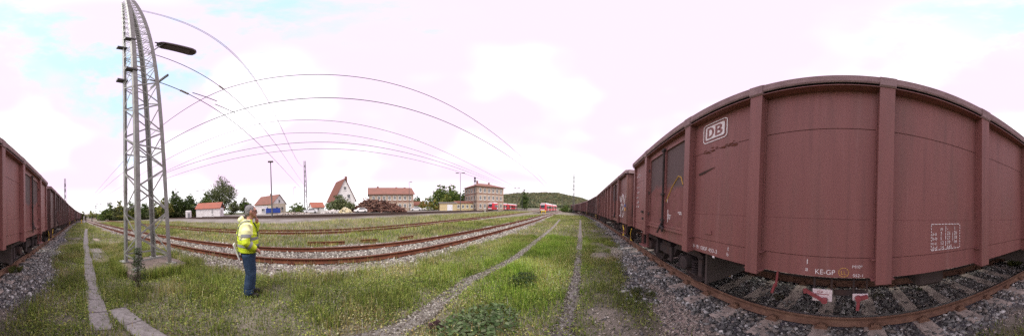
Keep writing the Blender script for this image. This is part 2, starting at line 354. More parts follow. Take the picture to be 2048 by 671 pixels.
dkc = gm(vs1.outputs[0], (.06,.058,.06), (.20,.195,.205)); dkc = gm(gr_(gn(1.4), .5, .75), dkc, (.13,.115,.105))
plc = gm(vs2.outputs[1], (.17,.14,.125), (.40,.35,.325)); plc = gm(gr_(gn(1.8), .45, .7), plc, (.19,.165,.13))
sac = gm(gr_(gn(60, 5), .35, .65), (.46,.38,.32), (.28,.225,.185))
ydc = gm(gr_(gn(.35), .4, .6), (.25,.225,.21), (.15,.135,.115)); ydc = gm(gr_(gn(30,4), .5, .7), ydc, (.34,.31,.29))
wood = gm(gr_(gn(.12), .4, .6), (.05,.06,.025), (.10,.105,.05))
c = gm(s1.outputs[0], soil, dkc); c = gm(s1.outputs[1], c, plc); c = gm(s2.outputs[0], c, ydc); c = gm(s1.outputs[2], c, sac); c = gm(s2.outputs[1], c, wood); c = gm(s2.outputs[2], c, gm(gr_(gn(3), .4, .65), (.075,.058,.048), (.14,.115,.10)))
L(t, c, b.inputs['Base Color'])
bn = N(t, 'ShaderNodeBump'); bn.inputs['Strength'].default_value = .7; bn.inputs['Distance'].default_value = .03; L(t, gn(35, 6), bn.inputs['Height']); L(t, bn.outputs[0], b.inputs['Normal'])
MATS['ground'] = g
go = npmesh('ground', np.stack([GX, GY, GZ], -1).reshape(-1, 3), F, 'ground', me_cols, smooth=True); tag(go, kind='structure')
a2 = go.data.color_attributes.new('col2', 'FLOAT_COLOR', 'POINT'); far = sstep(55, 75, np.abs(GY-.8*T3n(GX)))
a2.data.foreach_set('color', np.stack([yd, far, fb, 1+0*yd], -1).astype(np.float32).ravel())

# ================================================================== RAILWAY TRACKS
RAILP = [(-.062,0),(.062,0),(.062,.012),(.012,.030),(.009,.118),(.036,.128),(.036,.158),(.028,.163),(-.028,.163),(-.036,.158),(-.036,.128),(-.009,.118),(-.012,.030),(-.062,.012)]
def rail_mesh(name, f, off, x0, x1, m, parent, base, step=1.0, dz=None):
    n = max(2, int((x1-x0)/step)); xs = np.linspace(x0, x1, n); k = len(RAILP); V = []; dy = (f(xs+.5)-f(xs-.5)); nrm = np.hypot(1, dy)
    for i, x in enumerate(xs):
        nxv, nyv = -dy[i]/nrm[i], 1/nrm[i]; yy = float(f(x)); zz = base if dz is None else base+float(dz(x, yy))
        V += [(x+nxv*(off+p), yy+nyv*(off+p), zz+q) for p, q in RAILP]
    F_ = [(i*k+j, i*k+(j+1) % k, (i+1)*k+(j+1) % k, (i+1)*k+j) for i in range(n-1) for j in range(k)]
    return npmesh(name, V, F_, m, parent=parent)
def strip(name, f, off, wd, x0, x1, z, m, parent, step=1.0):
    xs = np.linspace(x0, x1, max(2, int((x1-x0)/step))); dy = f(xs+.5)-f(xs-.5); nr = np.hypot(1, dy); V = []
    for i, x in enumerate(xs):
        for s in (-1, 1): V.append((x-dy[i]/nr[i]*(off+s*wd/2), float(f(x))+(off+s*wd/2)/nr[i], z))
    return npmesh(name, V, [(2*i, 2*i+2, 2*i+3, 2*i+1) for i in range(len(xs)-1)], m, parent=parent)
def track(label, f, x0, x1, m, mt, sx0=None, sx1=None, base=RZ-.163, sl='sleeper', stop=0.0, swid=.25, pitch=.65, dz=None, loop_step=1.0):
    tr = empty('railway_track'); tag(tr, label, 'railway track', 'railway tracks of the yard', 'structure')
    for s in (-1, 1):
        r = rail_mesh('rail', f, s*.754, x0, x1, m, tr, base, loop_step, dz)
        if mt: strip('running_surface', f, s*.754, .052, x0, x1, base+.1655, mt, r, loop_step)
    if sx0 is not None:
        me = None; x = sx0; k = 0
        protos = []
        for q in range(4):
            mb = MB(); mb.box(-swid/2, swid/2, -1.29, 1.29, -.14, 0); o = mb.build('sleeper', sl, tr, .018)
            for v in o.data.vertices: v.co.x += random.uniform(-.008,.008); v.co.z += random.uniform(-.006,.004); v.co.y += random.uniform(-.03,.03)
            protos.append(o)
        while x < sx1:
            o = protos[k] if k < 4 else protos[k % 4].copy()
            if k >= 4: COL.objects.link(o)
            sl_ = float(f(x+.5)-f(x-.5)); o.location = (x, float(f(x)), base+.003+stop+random.uniform(-.008,.004)); o.rotation_euler = (0,0,math.atan(sl_)+random.uniform(-.012,.012)+(math.pi if k % 2 else 0)); x += pitch; k += 1
    return tr
tr1 = track('rusty brown rails with weathered sleepers in dark ballast under the freight train', T1, -75, 130, 'rust', 'railtop', -24.32, 30)
tr2 = track('rusty red track in pale ballast just behind the man in yellow', T2, -110, 130, 'rust_red', 'railtop_rust', -22.1, 22, sl='sleeper_dark', stop=-.022)
tr3 = track('rusty overgrown track between two grass strips behind the man', T3, -150, 130, 'rust_red', 'railtop_rust', base=RZ-.163-.03)
for f, lb in ((T4, 'dark track nearest the grass strip in front of the buildings'), (T5, 'middle one of the dark tracks in front of the buildings'), (T6, 'dark track closest to the log pile and buildings')):
    track(lb, f, -150, 130, 'rail_dark', None, base=.03, dz=lambda x, y: float(gz(x, y)), loop_step=3.0)
# rail fastenings: rib plate with two bolts, on the near rail of the wagon track and the near track behind
def fastenings(tr, f, off, x0, x1, pitch, m):
    proto = None; x = x0
    while x < x1:
        if proto is None:
            mb = MB().box(-.08,.08,-.15,.15,0,.018).box(-.05,.05,-.105,-.055,.018,.055).box(-.05,.05,.055,.105,.018,.055)
            for s in (-1,1): mb.bar((0,s*.085,.03),(0,s*.085,.085),.034,.034,6)
            o = proto = mb.build('rail_fastening', m, tr)
        else: o = proto.copy(); COL.objects.link(o)
        o.location = (x, float(f(x))+off, RZ-.158); x += pitch
fastenings(tr1, T1, -.754, -24.32, 24, .65, 'rust'); fastenings(tr1, T1, .754, -4.82, 6, .65, 'rust'); fastenings(tr2, T2, .754, -9.1, 9, .65, 'rust_red')

# ------------------------------------------------------------------ paths
def ribbon(name, pts, wd, m, z=.006, jit=.05, step=.12, wf=None):
    f = [np.array(p, float) for p in pts]; P = []
    for a, c_ in zip(f[:-1], f[1:]):
        k = max(1, int(np.linalg.norm(c_-a)/step)); P += [a+(c_-a)*i/k for i in range(k)]
    P.append(f[-1]); P = np.array(P)
    for _ in range(6): P[1:-1] = (P[:-2]+P[1:-1]*2+P[2:])/4
    V = []; Fq = []
    for i, p in enumerate(P):
        d = P[min(i+1,len(P)-1)]-P[max(i-1,0)]; d /= np.linalg.norm(d); n_ = np.array([-d[1], d[0]]); hw = (wf(i/len(P)) if wf else wd)/2
        for s in (-1,-.5,0,.5,1):
            q = p+n_*(s*hw*(1+(random.uniform(-jit,jit)/hw*.6 if abs(s)==1 else 0))); V.append((q[0], q[1], float(gz(q[0],q[1]))+z+(.006 if abs(s)<1 else -.01)+random.uniform(-.003,.003)))
    for i in range(len(P)-1): Fq += [(i*5+j, i*5+j+1, (i+1)*5+j+1, (i+1)*5+j) for j in range(4)]
    return npmesh(name, V, Fq, m, smooth=True)
PATHA = [(-.6,-.30),(-1.65,-.28),(-3.5,-.30),(-5.8,-.40),(-8.4,-.53),(-15,-.95),(-24,-1.5)]
PATHB = [(.3,-1.45),(-.62,-1.66),(-1.5,-2.02),(-2.5,-2.38),(-5.0,-2.35),(-9,-2.75),(-14.6,-3.3),(-24,-4.6)]
o = ribbon('gravel_path', PATHA, .30, 'pathgravel', wf=lambda u: .25-.12*min(1,u*2.5)+.05*math.sin(u*60)); tag(o, 'narrow grey gravel strip nearest the freight train, running through the grass', 'path', kind='structure')
o = ribbon('gravel_path', PATHB, .30, 'pathgravel', wf=lambda u: .29-.15*min(1,u*3)+.06*math.sin(u*47)); tag(o, 'pale gravel strip through the grass between man and freight train', 'path', kind='structure')
o = ribbon('gravel_path', [(20,-.75),(34,-1.2),(60,-1.6)], .42, 'pathgravel'); tag(o, 'distant pale gravel end of the cable trough near the left train', 'path', kind='structure')
# concrete cable trough: cover slabs one by one
tro = empty('cable_trough', (0,0,0)); tag(tro, 'concrete cable trough of grey cover slabs left of the lattice mast', 'cable trough', kind='structure')
x = 1.95; k = 0
while x < 20:
    ln = random.uniform(.48,.52); ym = -.245-.0018*x*x*.9
    if not (3.05 < x < 3.3):
        mb = MB().box(-ln/2+.006, ln/2-.006, -.15, .15, -.05, .0); o = mb.build('slab', 'concrete', tro, .008)
        o.location = (x+ln/2, ym, .022+random.uniform(-.008,.006)+float(gz(x,ym))*.5); o.rotation_euler = (random.uniform(-.02,.02), random.uniform(-.015,.015), -.006*x*.4+random.uniform(-.015,.015))
    x += ln
for (cx, cy, lx, ly, a) in ((2.27,-.605,.50,.30,11),(1.77,-.70,.50,.30,11),(1.27,-.80,.50,.30,11.5),(7.7,-.74,1.0,.50,0),(6.75,-.66,.85,.42,2),(5.95,-.56,.7,.28,1)):
    mb = MB().box(-lx/2,lx/2,-ly/2,ly/2,-.05,0); o = mb.build('slab', 'concrete', tro, .01); o.location = (cx,cy,.02+float(gz(cx,cy))*.5); o.rotation_euler = (0,0,R(a))

# ================================================================== FREIGHT WAGONS
YP, YR = 1.29, 1.41           # outer face of panels and of ribs, from the track centre
RIBX = [-5.13,-3.15,-1.91,-.64,.64,1.91,3.15,5.13]; EX = 6.48
ZS, ZJ, ZM, ZU, ZF, ZC, ZT = .858, 1.07, 1.441, 2.385, 2.945, 3.0, 3.153
def add_bogie(root, cx):
    bo = empty('bogie', (cx,0,0)); bo.parent = root
    for ax in (-.9,.9):
        for s in (-1,1):
            wv = MB().lathe([(.12,-.07),(.16,-.07),(.17,-.05),(.40,-.03),(.42,-.06),(.46,-.06),(.465,.055),(.49,.062),(.49,.09),(.42,.09),(.40,.03),(.17,.05),(.12,.07)], (ax, s*.775, .46), 'y', 28)
            if s > 0: wv.v = [(a, 2*.775-b_, c_) for a, b_, c_ in wv.v]
            else: wv.v = [(a, b_, c_) for a, b_, c_ in wv.v]
            wv.build('wheel', 'underframe', bo, smooth=False)
        MB().bar((ax,-.75,.46),(ax,.75,.46),.17,.17,12).build('axle', 'underframe', bo)
        for s in (-1,1):
            MB().lathe([(.10,-.14),(.13,-.13),(.15,.02),(.15,.12)], (ax, s*1.0, .46), 'y', 14).build('axle_box', 'underframe', bo)
            for dx in (-.24,.24):
                sp = MB()
                for q in range(5): sp.lathe([(.055,-.012),(.085,0),(.055,.012)], (ax+dx, s*1.0, .34+.047*q), 'z', 12)
                sp.box(ax+dx-.10, ax+dx+.10, s*1.0-.09, s*1.0+.09, .29, .325); sp.build('spring', 'underframe', bo)
    for s in (-1,1):
        f = MB().prism([(-1.42,.52),(-1.25,.66),(-.55,.66),(-.42,.44),(.42,.44),(.55,.66),(1.25,.66),(1.42,.52),(1.42,.70),(1.2,.80),(.6,.80),(.4,.64),(-.4,.64),(-.6,.80),(-1.2,.80),(-1.42,.70)], 'y', s*1.0-.07, s*1.0+.07)
        f.build('side_frame', 'underframe', bo)
        for ax in (-1.42,-.38,.38,1.42): MB().box(ax-.05,ax+.05,s*1.1-.03,s*1.1+.02,.34,.66).build('brake_hanger','underframe',bo)
    MB().box(-.22,.22,-1.05,1.05,.46,.72).build('bolster','underframe',bo)
    for q0 in (-1.46,1.38): MB().box(q0,q0+.08,-.95,.95,.48,.66).build('headstock','underframe',bo)
    return bo
def make_wagon(full=True):
    r = empty('freight_wagon'); P0, D0 = WP[0], WD[0]
    xs = [-EX]+RIBX+[EX]
    for i, (a, c_) in enumerate(zip(xs[:-1], xs[1:])):
        door = i in (1, 7)
        if not door:
            for (z0, z1, dy, nm) in ((ZJ+.003,ZM-.002,.006,'side_panel'),(ZM+.002,ZU-.003,0,'side_panel'),(ZU+.003,ZF-.004,.004,'side_panel')):
                part(nm, P0, r, (a+.003,c_-.003,-YP-dy,-YP+.03,z0,z1))
            for q0 in (a+.075, c_-.082): part('stiffener', P0, r, (q0,q0+.007,-YP-.035,-YP-.0065,ZJ+.01,ZF-.02))
        else:
            mid = (a+c_)/2
            for x0, x1 in ((a+.09, mid-.012), (mid+.012, c_-.09)):
                d = part('door', D0, r, (x0,x1,-YP+.005,-YP+.035,ZJ+.06,ZF-.10))
                part('door_frame', P0, d, (x0,x0+.05,-YP-.032,-YP+.0045,ZJ+.06,ZF-.10),(x1-.05,x1,-YP-.032,-YP+.0045,ZJ+.06,ZF-.10),(x0+.051,x1-.051,-YP-.03,-YP+.0045,ZF-.15,ZF-.102),(x0+.051,x1-.051,-YP-.03,-YP+.0045,ZJ+.062,ZJ+.11))
                if full:
                    hx = x0 if x0 < mid-.1 else x1
                    for hz in (1.35,1.9,2.5): part('hinge', 'underframe', d, (hx-.05,hx+.05,-YP-.05,-YP-.033,hz,hz+.07))
            if full:
                MB().bar((mid,-YP-.055,ZJ-.05),(mid,-YP-.055,ZF-.08),.05,.05,8).build('locking_rod','underframe',r)
                for lz in (ZJ+.02, ZJ+.18, 1.8, ZF-.15): part('rod_guide','underframe',r,(mid-.06,mid+.06,-YP-.085,-YP-.034,lz,lz+.05))
                MB().bar((mid-.02,-YP-.09,ZJ+.10),(mid+.16,-YP-.11,ZJ+.02),.035,.03).bar((mid+.05,-YP-.09,ZJ+.15),(mid-.15,-YP-.10,ZJ-.08),.03,.03).build('lever','underframe',r)
            part('threshold', P0, r, (a+.075,c_-.075,-YP-.045,-YP+.03,ZJ+.004,ZJ+.055))
            part('threshold', P0, r, (a+.075,c_-.075,-YP-.02,-YP+.03,ZF-.096,ZF-.006))
    for x in RIBX:
        rb = MB()
        # pressed channel: face plate and two flanks
        rb.box(x-.072,x+.072,-YR,-YR+.012,ZS-.03,ZF-.002).box(x-.072,x-.060,-YR+.0125,-YP-.0005,ZS-.03,ZF-.003).box(x+.060,x+.072,-YR+.0125,-YP-.0005,ZS-.03,ZF-.003)
        rib = rb.build('rib', P0, r)
        for q0, q1 in ((x-.11,x-.0735),(x+.0735,x+.11)):
            for zg in (ZJ-.004, ZS): part('gusset', P0, rib, (q0,q1,-YR+.03,-YP-.007,zg,zg+.008))
    for s in (-1,1): part('corner_post', P0, r, (s*EX-.05,s*EX+.05,-YP-.06,-YP-.007,ZS+.02,ZF-.002))
    part('sill', P0, r, (-EX,EX,-YP-.002,-YP+.05,ZS,ZJ-.003), (-EX,EX,-YP+.051,-YP+.14,ZS,ZS+.012))
    part('flange', P0, r, (-EX,EX,-YR,-YP+.03,ZF+.001,ZF+.012))
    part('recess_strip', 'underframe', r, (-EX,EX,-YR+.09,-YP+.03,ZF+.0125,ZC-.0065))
    part('soot_strip','dark',r,(-EX,EX,-YR+.004,-YP+.0,ZC-.006,ZC-.0008))  # thin dark strip that paints in the shade below the top chord
    ch = MB().prism([(-YR-.012,ZC+.02),(-YR+.0,ZC),(-YP+.03,ZC),(-YP+.03,ZT-.03),(-YP+.0,ZT),(-YR+.02,ZT),(-YR-.012,ZT-.035)], 'x', -EX-.03, EX+.03)
    ch.build('top_chord', 'topdust', r)
    for x in RIBX: MB().prism([(-YR-.022,ZC-.03),(-YR-.005,ZC-.05),(-YR+.06,ZC-.05),(-YR+.06,ZT+.008),(-YR+.02,ZT+.008),(-YR-.022,ZT-.035)], 'x', x-.078, x+.078).build('rib_cap', 'topdust', r)
    # far side, ends, floor
    part('side_wall', P0, r, (-EX,EX,YP-.03,YP,ZJ,ZF)); part('sill', P0, r, (-EX,EX,YP-.05,YP+.002,ZS,ZJ-.003)); part('top_chord','topdust',r,(-EX-.03,EX+.03,YP-.03,YR+.012,ZF+.001,ZT))
    for x in RIBX: part('rib', P0, r, (x-.072,x+.072,YP+.0005,YR,ZS-.03,ZF))
    part('floor', 'underframe', r, (-EX+.05,EX-.05,-YP+.055,YP-.055,ZJ-.06,ZJ-.01))
    part('centre_sill', 'underframe', r, (-EX,EX,-.30,-.18,.80,ZJ-.062), (-EX,EX,.18,.30,.80,ZJ-.062))
    for s in (-1,1):
        part('end_wall', P0, r, (min(s*EX,s*(EX-.03)),max(s*EX,s*(EX-.03)),-YP+.032,YP-.032,ZS,ZT-.02))
        for y in (-.95,-.32,.32,.95): part('end_rib', P0, r, (min(s*EX,s*(EX+.09)),max(s*EX,s*(EX+.09)),y-.06,y+.06,ZS,ZT-.1))
        part('end_chord', 'topdust', r, (min(s*(EX+.032),s*(EX+.11)),max(s*(EX+.032),s*(EX+.11)),-YP,YP,ZC,ZT))
        part('buffer_beam', P0, r, (min(s*(EX+.001),s*(EX+.06)),max(s*(EX+.001),s*(EX+.06)),-1.27,1.27,.80,ZS-.002))
        for y in (-.875,.875):
            bf = MB().lathe([(.11,0),(.11,.30),(.075,.31),(.075,.42),(.19,.43),(.21,.45),(.16,.475)], (0,0,0), 'x', 16); bf.v = [(s*(EX+.06+a), y+b_, 1.06-.20+c_) for a, b_, c_ in bf.v]; bf.build('buffer', 'underframe', r)
        MB().bar((s*(EX+.06),0,.86),(s*(EX+.55),0,.80),.09,.09,8).bar((s*(EX+.55),0,.80),(s*(EX+.60),0,.55),.06,.06,8).build('coupling', 'underframe', r)
        hr = MB().tube([(s*(EX-.1),-YR-.02,.82),(s*(EX+.05),-YR-.02,.66),(s*(EX+.05),-YR-.02,.42),(s*(EX-.12),-YR-.02,.42)], .018); hr.build('shunter_step', 'yellow', r)
        MB().tube([(s*(EX-.22),-YR-.015,1.25),(s*(EX-.22),-YR-.05,1.25),(s*(EX-.22),-YR-.05,1.62),(s*(EX-.22),-YR-.015,1.62)], .014).build('grab_rail', 'underframe', r)
        add_bogie(r, s*4.5)
        part('bogie_shield', 'shield', r, (min(s*2.92,s*2.96),max(s*2.92,s*2.96),-1.12,1.12,.25,ZS-.01))
        if full:
            MB().bar((s*5.9,-1.18,ZS),(s*5.9,-1.18,.40),.06,.03).bar((s*5.45,-1.18,ZS),(s*5.45,-1.18,.40),.06,.03).box(min(s*5.4,s*5.95),max(s*5.4,s*5.95),-1.30,-1.10,.385,.405).build('footstep', P0, r)
    MB().box(-.12,.30,-.98,-.45,.52,ZS-.02).build('brake_reservoir', 'shield', r, .05)
    for x in (-2.3,2.3): part('cross_member','underframe',r,(x-.06,x+.06,-YP+.06,YP-.06,ZS,ZJ-.062))
    MB().bar((-2.7,-.75,.62),(2.7,-.75,.62),.035,.035,6).bar((-2.7,.0,.60),(2.7,.0,.60),.04,.04,6).build('brake_rod','underframe',r)
    return r
def along(s0, ds):   # walk the track
    x = s0; n = 40
    for _ in range(n): x += ds/n/math.hypot(1, float(T1(x+.1)-T1(x-.1))/.2)
    return x
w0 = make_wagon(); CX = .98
w0.location = (CX, 2.83, RZ)
tag(w0, 'clean reddish brown open freight wagon bearing the white framed rail logo, nearest the camera', 'freight wagon', 'open freight wagons of the train')
ORD = ['first','second','third','fourth','fifth','sixth','seventh','eighth','ninth','tenth','eleventh']
proto_small = None
def place(o, x):
    a, b_ = x-4.5, x+4.5; ya, yb = float(T1(a)), float(T1(b_)); o.location = (x, (ya+yb)/2, RZ); o.rotation_euler = (0,0,math.atan2(yb-ya, 9.0))
def repaint(o, k):
    for ch in [o]+list(o.children_recursive):
        if ch.type == 'MESH' and ch.material_slots:
            mm = ch.material_slots[0].material; n = mm.name.rsplit('_',1)
            if n[0] in ('wagon_paint','door_paint'): ch.material_slots[0].link = 'OBJECT'; ch.material_slots[0].material = MATS['%s_%d' % (n[0], k)]
def small_wagon():
    r = empty('freight_wagon'); part('body', WP[1], r, (-EX,EX,-YP,YP,ZS,ZF))
    for x in RIBX: part('rib', WP[1], r, (x-.072,x+.072,-YR,-YP-.001,ZS-.03,ZF))
    part('top_chord','topdust',r,(-EX-.03,EX+.03,-YR-.01,YR+.01,ZF+.001,ZT)); part('sill', WP[1], r, (-EX+.01,EX-.01,-YP-.012,YP+.012,ZS-.004,ZJ))
    for s in (-1,1):
        bo = MB().box(s*4.5-1.4,s*4.5+1.4,-1.07,1.07,.44,.76)
        for ax in (-.9,.9): bo.lathe([(.46,-.06),(.46,.06)], (s*4.5+ax,-.775,.46),'y',16).lathe([(.46,-.06),(.46,.06)], (s*4.5+ax,.775,.46),'y',16)
        bo.build('bogie','underframe',r)
        for y in (-.875,.875): MB().bar((s*EX,y,.86),(s*(EX+.5),y,.86),.3,.3,8).build('buffer','underframe',r)
    return r
ctr = {}
for side, cnt in ((-1, 5), (1, 10)):
    x = CX
    for k in range(cnt):
        x = along(x, side*14.12)
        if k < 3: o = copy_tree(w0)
        elif proto_small is None: o = proto_small = small_wagon()
        else: o = copy_tree(proto_small)
        place(o, x); kk = {-1: [3,2,1,2,1], 1: [2,1,2,1,2,2,1,2,1,2]}[side][k]; repaint(o, kk); ctr[(side,k)] = o
        where = 'the wooded hill' if side < 0 else 'the far left signals'
        lb = '%s open wagon after the clean logo wagon towards %s, %s' % (ORD[k], where, {1:'dull brown',2:'dark weathered',3:'faded red with graffiti'}[kk])
        tag(o, lb, 'freight wagon', 'open freight wagons of the train')
# --- markings and small fittings of the near wagon only (local coordinates)
def on0(x): return x-CX
yl = -YP-.0115
def rrect_ring(x0, x1, z0, z1, rad, th, y):
    def outline(a, b_, c_, d, rr):
        pts = []
        for (cx, cz, s0) in ((b_-rr,d-rr,0),(a+rr,d-rr,90),(a+rr,c_+rr,180),(b_-rr,c_+rr,270)):
            for q in range(6): an = R(s0+18*q); pts.append((cx+rr*math.cos(an), y, cz+rr*math.sin(an)))
        return pts
    A = outline(x0,x1,z0,z1,rad); B = outline(x0+th,x1-th,z0+th,z1-th,max(.004,rad-th)); n = len(A)
    return MB().add(A+B, [(i,(i+1)%n,n+(i+1)%n,n+i) for i in range(n)])
lx0, lx1, lz0, lz1 = on0(-1.90), on0(-1.42), 2.528, 2.87
# logo: white outer outline, then a white field with the two letters cut in the wagon colour
lg = rrect_ring(lx0,lx1,lz0,lz1,.06,.016,yl); lg.build('logo_outline','white_print',w0)
fld = rrect_ring(lx0+.052,lx1-.052,lz0+.052,lz1-.052,.03,.0495,yl); pts = [v for v in fld.v[:24]]
mb = MB(); mb.add(pts, [tuple(range(24))]); lf = mb.build('logo_field','white_print',w0)
def letter(segs, x0, z0, name):     # strokes as flat strips; arcs: (cx, cz, outer rx, outer rz, a0, a1)
    mb = MB(); tk_ = .040
    for sg in segs:
        if len(sg) == 4: mb.add([(x0+sg[0],yl-.002,z0+sg[2]),(x0+sg[1],yl-.002,z0+sg[2]),(x0+sg[1],yl-.002,z0+sg[3]),(x0+sg[0],yl-.002,z0+sg[3])],[(0,1,2,3)])
        else:
            cx, cz, rx, rz, a0, a1 = sg; n = 12; V = []
            for q in range(n+1):
                a_ = R(a0+(a1-a0)*q/n); V += [(x0+cx+rx*math.cos(a_),yl-.002-.0003,z0+cz+rz*math.sin(a_)),(x0+cx+(rx-tk_)*math.cos(a_),yl-.002-.0003,z0+cz+(rz-.034)*math.sin(a_))]
            mb.add(V, [(2*q,2*q+2,2*q+3,2*q+1) for q in range(n)])
    return mb.build(name, WP[0], lf)
lH = .185; lz = (lz0+lz1)/2-lH/2; lxm = (lx0+lx1)/2
letter([(0,.042,0,lH),(.042,.062,0,.034),(.042,.062,lH-.034,lH),(.060,lH/2,.085,lH/2,-90,90)], lxm-.155, lz, 'logo_letter')
letter([(0,.042,0,lH),(.042,.072,0,.034),(.042,.072,lH-.034,lH),(.042,.072,lH/2-.012,lH/2+.018),(.070,.0505,.072,.0505,-90,90),(.066,.137,.066,.048,-90,90)], lxm+.012, lz, 'logo_letter')
ys = -YP-.0045
tag(text_mesh('31 81 080F 453-3', .078, 'wagon_number','white_print',w0,(on0(-2.10),ys,.905)), kind='stuff')
text_mesh('KE-GP', .075, 'brake_marking','white_print',w0,(on0(-.29),ys,.888),xscale=.95)
text_mesh('a', .07, 'anchor_letter','white_print',w0,(on0(-.385),ys,.91)); part('anchor_stroke','white_print',w0,(on0(-.37),on0(-.362),ys-.001,ys,.985,1.035))
text_mesh('b', .07, 'anchor_letter','white_print',w0,(on0(-1.375),ys,.915)); part('anchor_stroke','white_print',w0,(on0(-1.355),on0(-1.347),ys-.001,ys,.985,1.035))
ring = MB()
for q in range(12):
    a0, a1 = R(q*30), R(q*30+22); c_ = (on0(-.015), .918)
    ring.add([(c_[0]+rr*math.cos(a), ys, c_[1]+rr*math.sin(a)) for a in (a0,a1) for rr in (.044,.051)], [(0,2,3,1)])
ring.build('load_ring','yellow_print',w0); text_mesh('LL', .052,'load_letters','yellow_print',w0,(on0(-.043),ys,.897))
text_mesh('M10*', .045,'weight_marking','white_print',w0,(on0(.062),ys,.965)); text_mesh('052-1', .045,'weight_marking','white_print',w0,(on0(.07),ys,.872))
tb = MB(); tx0, tx1, tz0, tz1 = on0(.875), on0(1.27), 1.112, 1.40; yt = yl-.0015
for seg in range(9):
    u0, u1 = seg/9, (seg+.78)/9
    for z in (tz0, tz1): tb.box(tx0+(tx1-tx0)*u0, tx0+(tx1-tx0)*u1, yt-.001, yt, z-.004, z+.004)
    for xx in (tx0, tx1): tb.box(xx-.004, xx+.004, yt-.001, yt, tz0+(tz1-tz0)*u0+.005, tz0+(tz1-tz0)*u1-.003)
for z0_, z1_ in ((1.15,1.21),(1.225,1.30),(1.31,1.38)): tb.box(tx0+.185,tx0+.191,yt-.001,yt,z0_,z1_)
tb.box(tx0+.285,tx0+.290,yt-.001,yt,1.20,1.30)
tbl = tag(tb.build('load_table','white_print',w0),kind='stuff')
for i, (a_, b_, c_, d_) in enumerate((('','m','-','1'),('a-a','3','23','26'),('b-b','5','27','38'),('c-c','12','39','44'),('d-d','14','645','-'))):
    z = 1.34-.053*i
    for s_, xx in ((a_,.012),(b_,.115),(c_,.205),(d_,.305)):
        if s_: text_mesh(s_, .056, 'table_entry','white_print',tbl,(tx0+xx,yt-.0005,z-.01),xscale=.85)
sm = MB(); sm.prism([(0,0),(.12,.02),(.30,.045),(.38,.052),(.24,.014),(.10,-.022),(.02,-.026)],'y',-.002,0); sc_ = sm.build('rust_scrape','rail_dark',w0); sc_.location = (on0(-2.00),-YP-.0062,2.06)
for q in range(16):
    u = random.random(); xx = on0(-2.02)+.75*u; zz = ZU+random.uniform(-.035,.04); rr_ = random.uniform(.012,.035)
    sm = MB(); sm.prism([(rr_*1.8*math.cos(a_)*random.uniform(.5,1.1),rr_*.5*math.sin(a_)*random.uniform(.5,1.1)) for a_ in [2*math.pi*j/9 for j in range(9)]],'y',-.0012,0); sc_ = sm.build('rust_spot','rust_red',w0); sc_.location = (xx,-YP-.0045-.0062*(zz<ZU)*0-.0003*q/16,zz)
part('label_holder', WP[0], w0, (on0(-1.80),on0(-1.66),-YP-.022,-YP-.0065,1.16,1.21))
sm = MB()
for _ in range(46):   # worn white stencil lines on the end panel, no longer legible
    rr_ = random.choice((2.62,2.55,2.20,2.02,1.86,1.70,1.56)); xx = random.uniform(on0(-5.32),on0(-4.85 if rr_ > 2.5 else -5.02)); sm.box(xx,xx+random.uniform(.012,.035),-YP-.0125,-YP-.0115,rr_,rr_+random.uniform(.02,.06))
tag(sm.build('faded_stencil','white_print',w0),kind='stuff')
part('latch','underframe',w0,(on0(-4.72),on0(-4.55),-YP-.05,-YP-.012,1.40,1.46)); part('latch','underframe',w0,(on0(-4.62),on0(-4.50),-YP-.05,-YP-.012,1.20,1.26))
gf = MB().tube([(on0(-3.2),-YP-.002,1.55),(on0(-2.85),-YP-.002,1.95),(on0(-2.62),-YP-.002,2.13),(on0(-2.52),-YP-.002,2.10),(on0(-2.45),-YP-.002,1.95)], .012, 4); gf.build('chalk_arrow','yellow_print',w0)
sm = MB()
for (xx,zz,dw,dh) in ((-3.02,1.24,.016,.26),(-2.99,1.30,.012,.12),(-2.95,1.37,.07,.02),(-2.93,1.30,.02,.05),(-2.60,1.44,.12,.016),(-2.56,1.41,.09,.014),(-3.05,1.64,.012,.10)): sm.box(on0(xx),on0(xx+dw),-YP-.001,-YP+.0045,zz,zz+dh)
tag(sm.build('chalk_mark','white_print',w0),kind='stuff')
# brake changeover plates with red handles, hanging under the sill
for nm, x0, x1, z0, z1, hl in (('changeover_plate',-.31,-.12,.555,.70,0),('changeover_plate',.075,.225,.585,.66,1)):
    pl_ = part(nm,'plate',w0,(on0(x0),on0(x1),-1.262,-1.250,z0,z1))
    for q0 in (x0, x1-.02): part('hanger','underframe',pl_,(on0(q0),on0(q0+.02),-1.24,-1.22,z1-.02,ZS))
    if hl == 0:
        MB().bar((on0(-.38),-1.29,.69),(on0(-.19),-1.29,.575),.026,.03).lathe([(.032,-.02),(.032,.02)],(on0(-.19),-1.29,.58),'y',12).bar((on0(-.385),-1.29,.70),(on0(-.375),-1.29,.655),.03,.03).build('handle','red_enamel',pl_)
        text_mesh('G-P', .04, 'plate_text','red_enamel',pl_,(on0(-.27),-1.265,.655)); part('plate_band','red_enamel',pl_,(on0(-.29),on0(-.15),-1.2645,-1.2625,.64,.648))
    else: MB().bar((on0(.13),-1.29,.62),(on0(.125),-1.29,.47),.026,.03).bar((on0(.10),-1.29,.61),(on0(.22),-1.29,.64),.03,.04).lathe([(.03,-.02),(.03,.02)],(on0(.13),-1.29,.62),'y',12).build('handle','red_enamel',pl_)
part('changeover_bar','underframe',w0,(on0(-.115),on0(.20),-1.21,-1.19,.615,.68))
MB().bar((on0(-.68),-1.27,ZS),(on0(-.70),-1.27,.66),.02,.02).bar((on0(-.70),-1.285,.70),(on0(-.735),-1.285,.58),.028,.025).build('release_handle','red_enamel',w0)
part('load_plate','white_print',w0,(on0(-1.63),on0(-1.59),-YP-.01,-YP-.004,.835,.862))
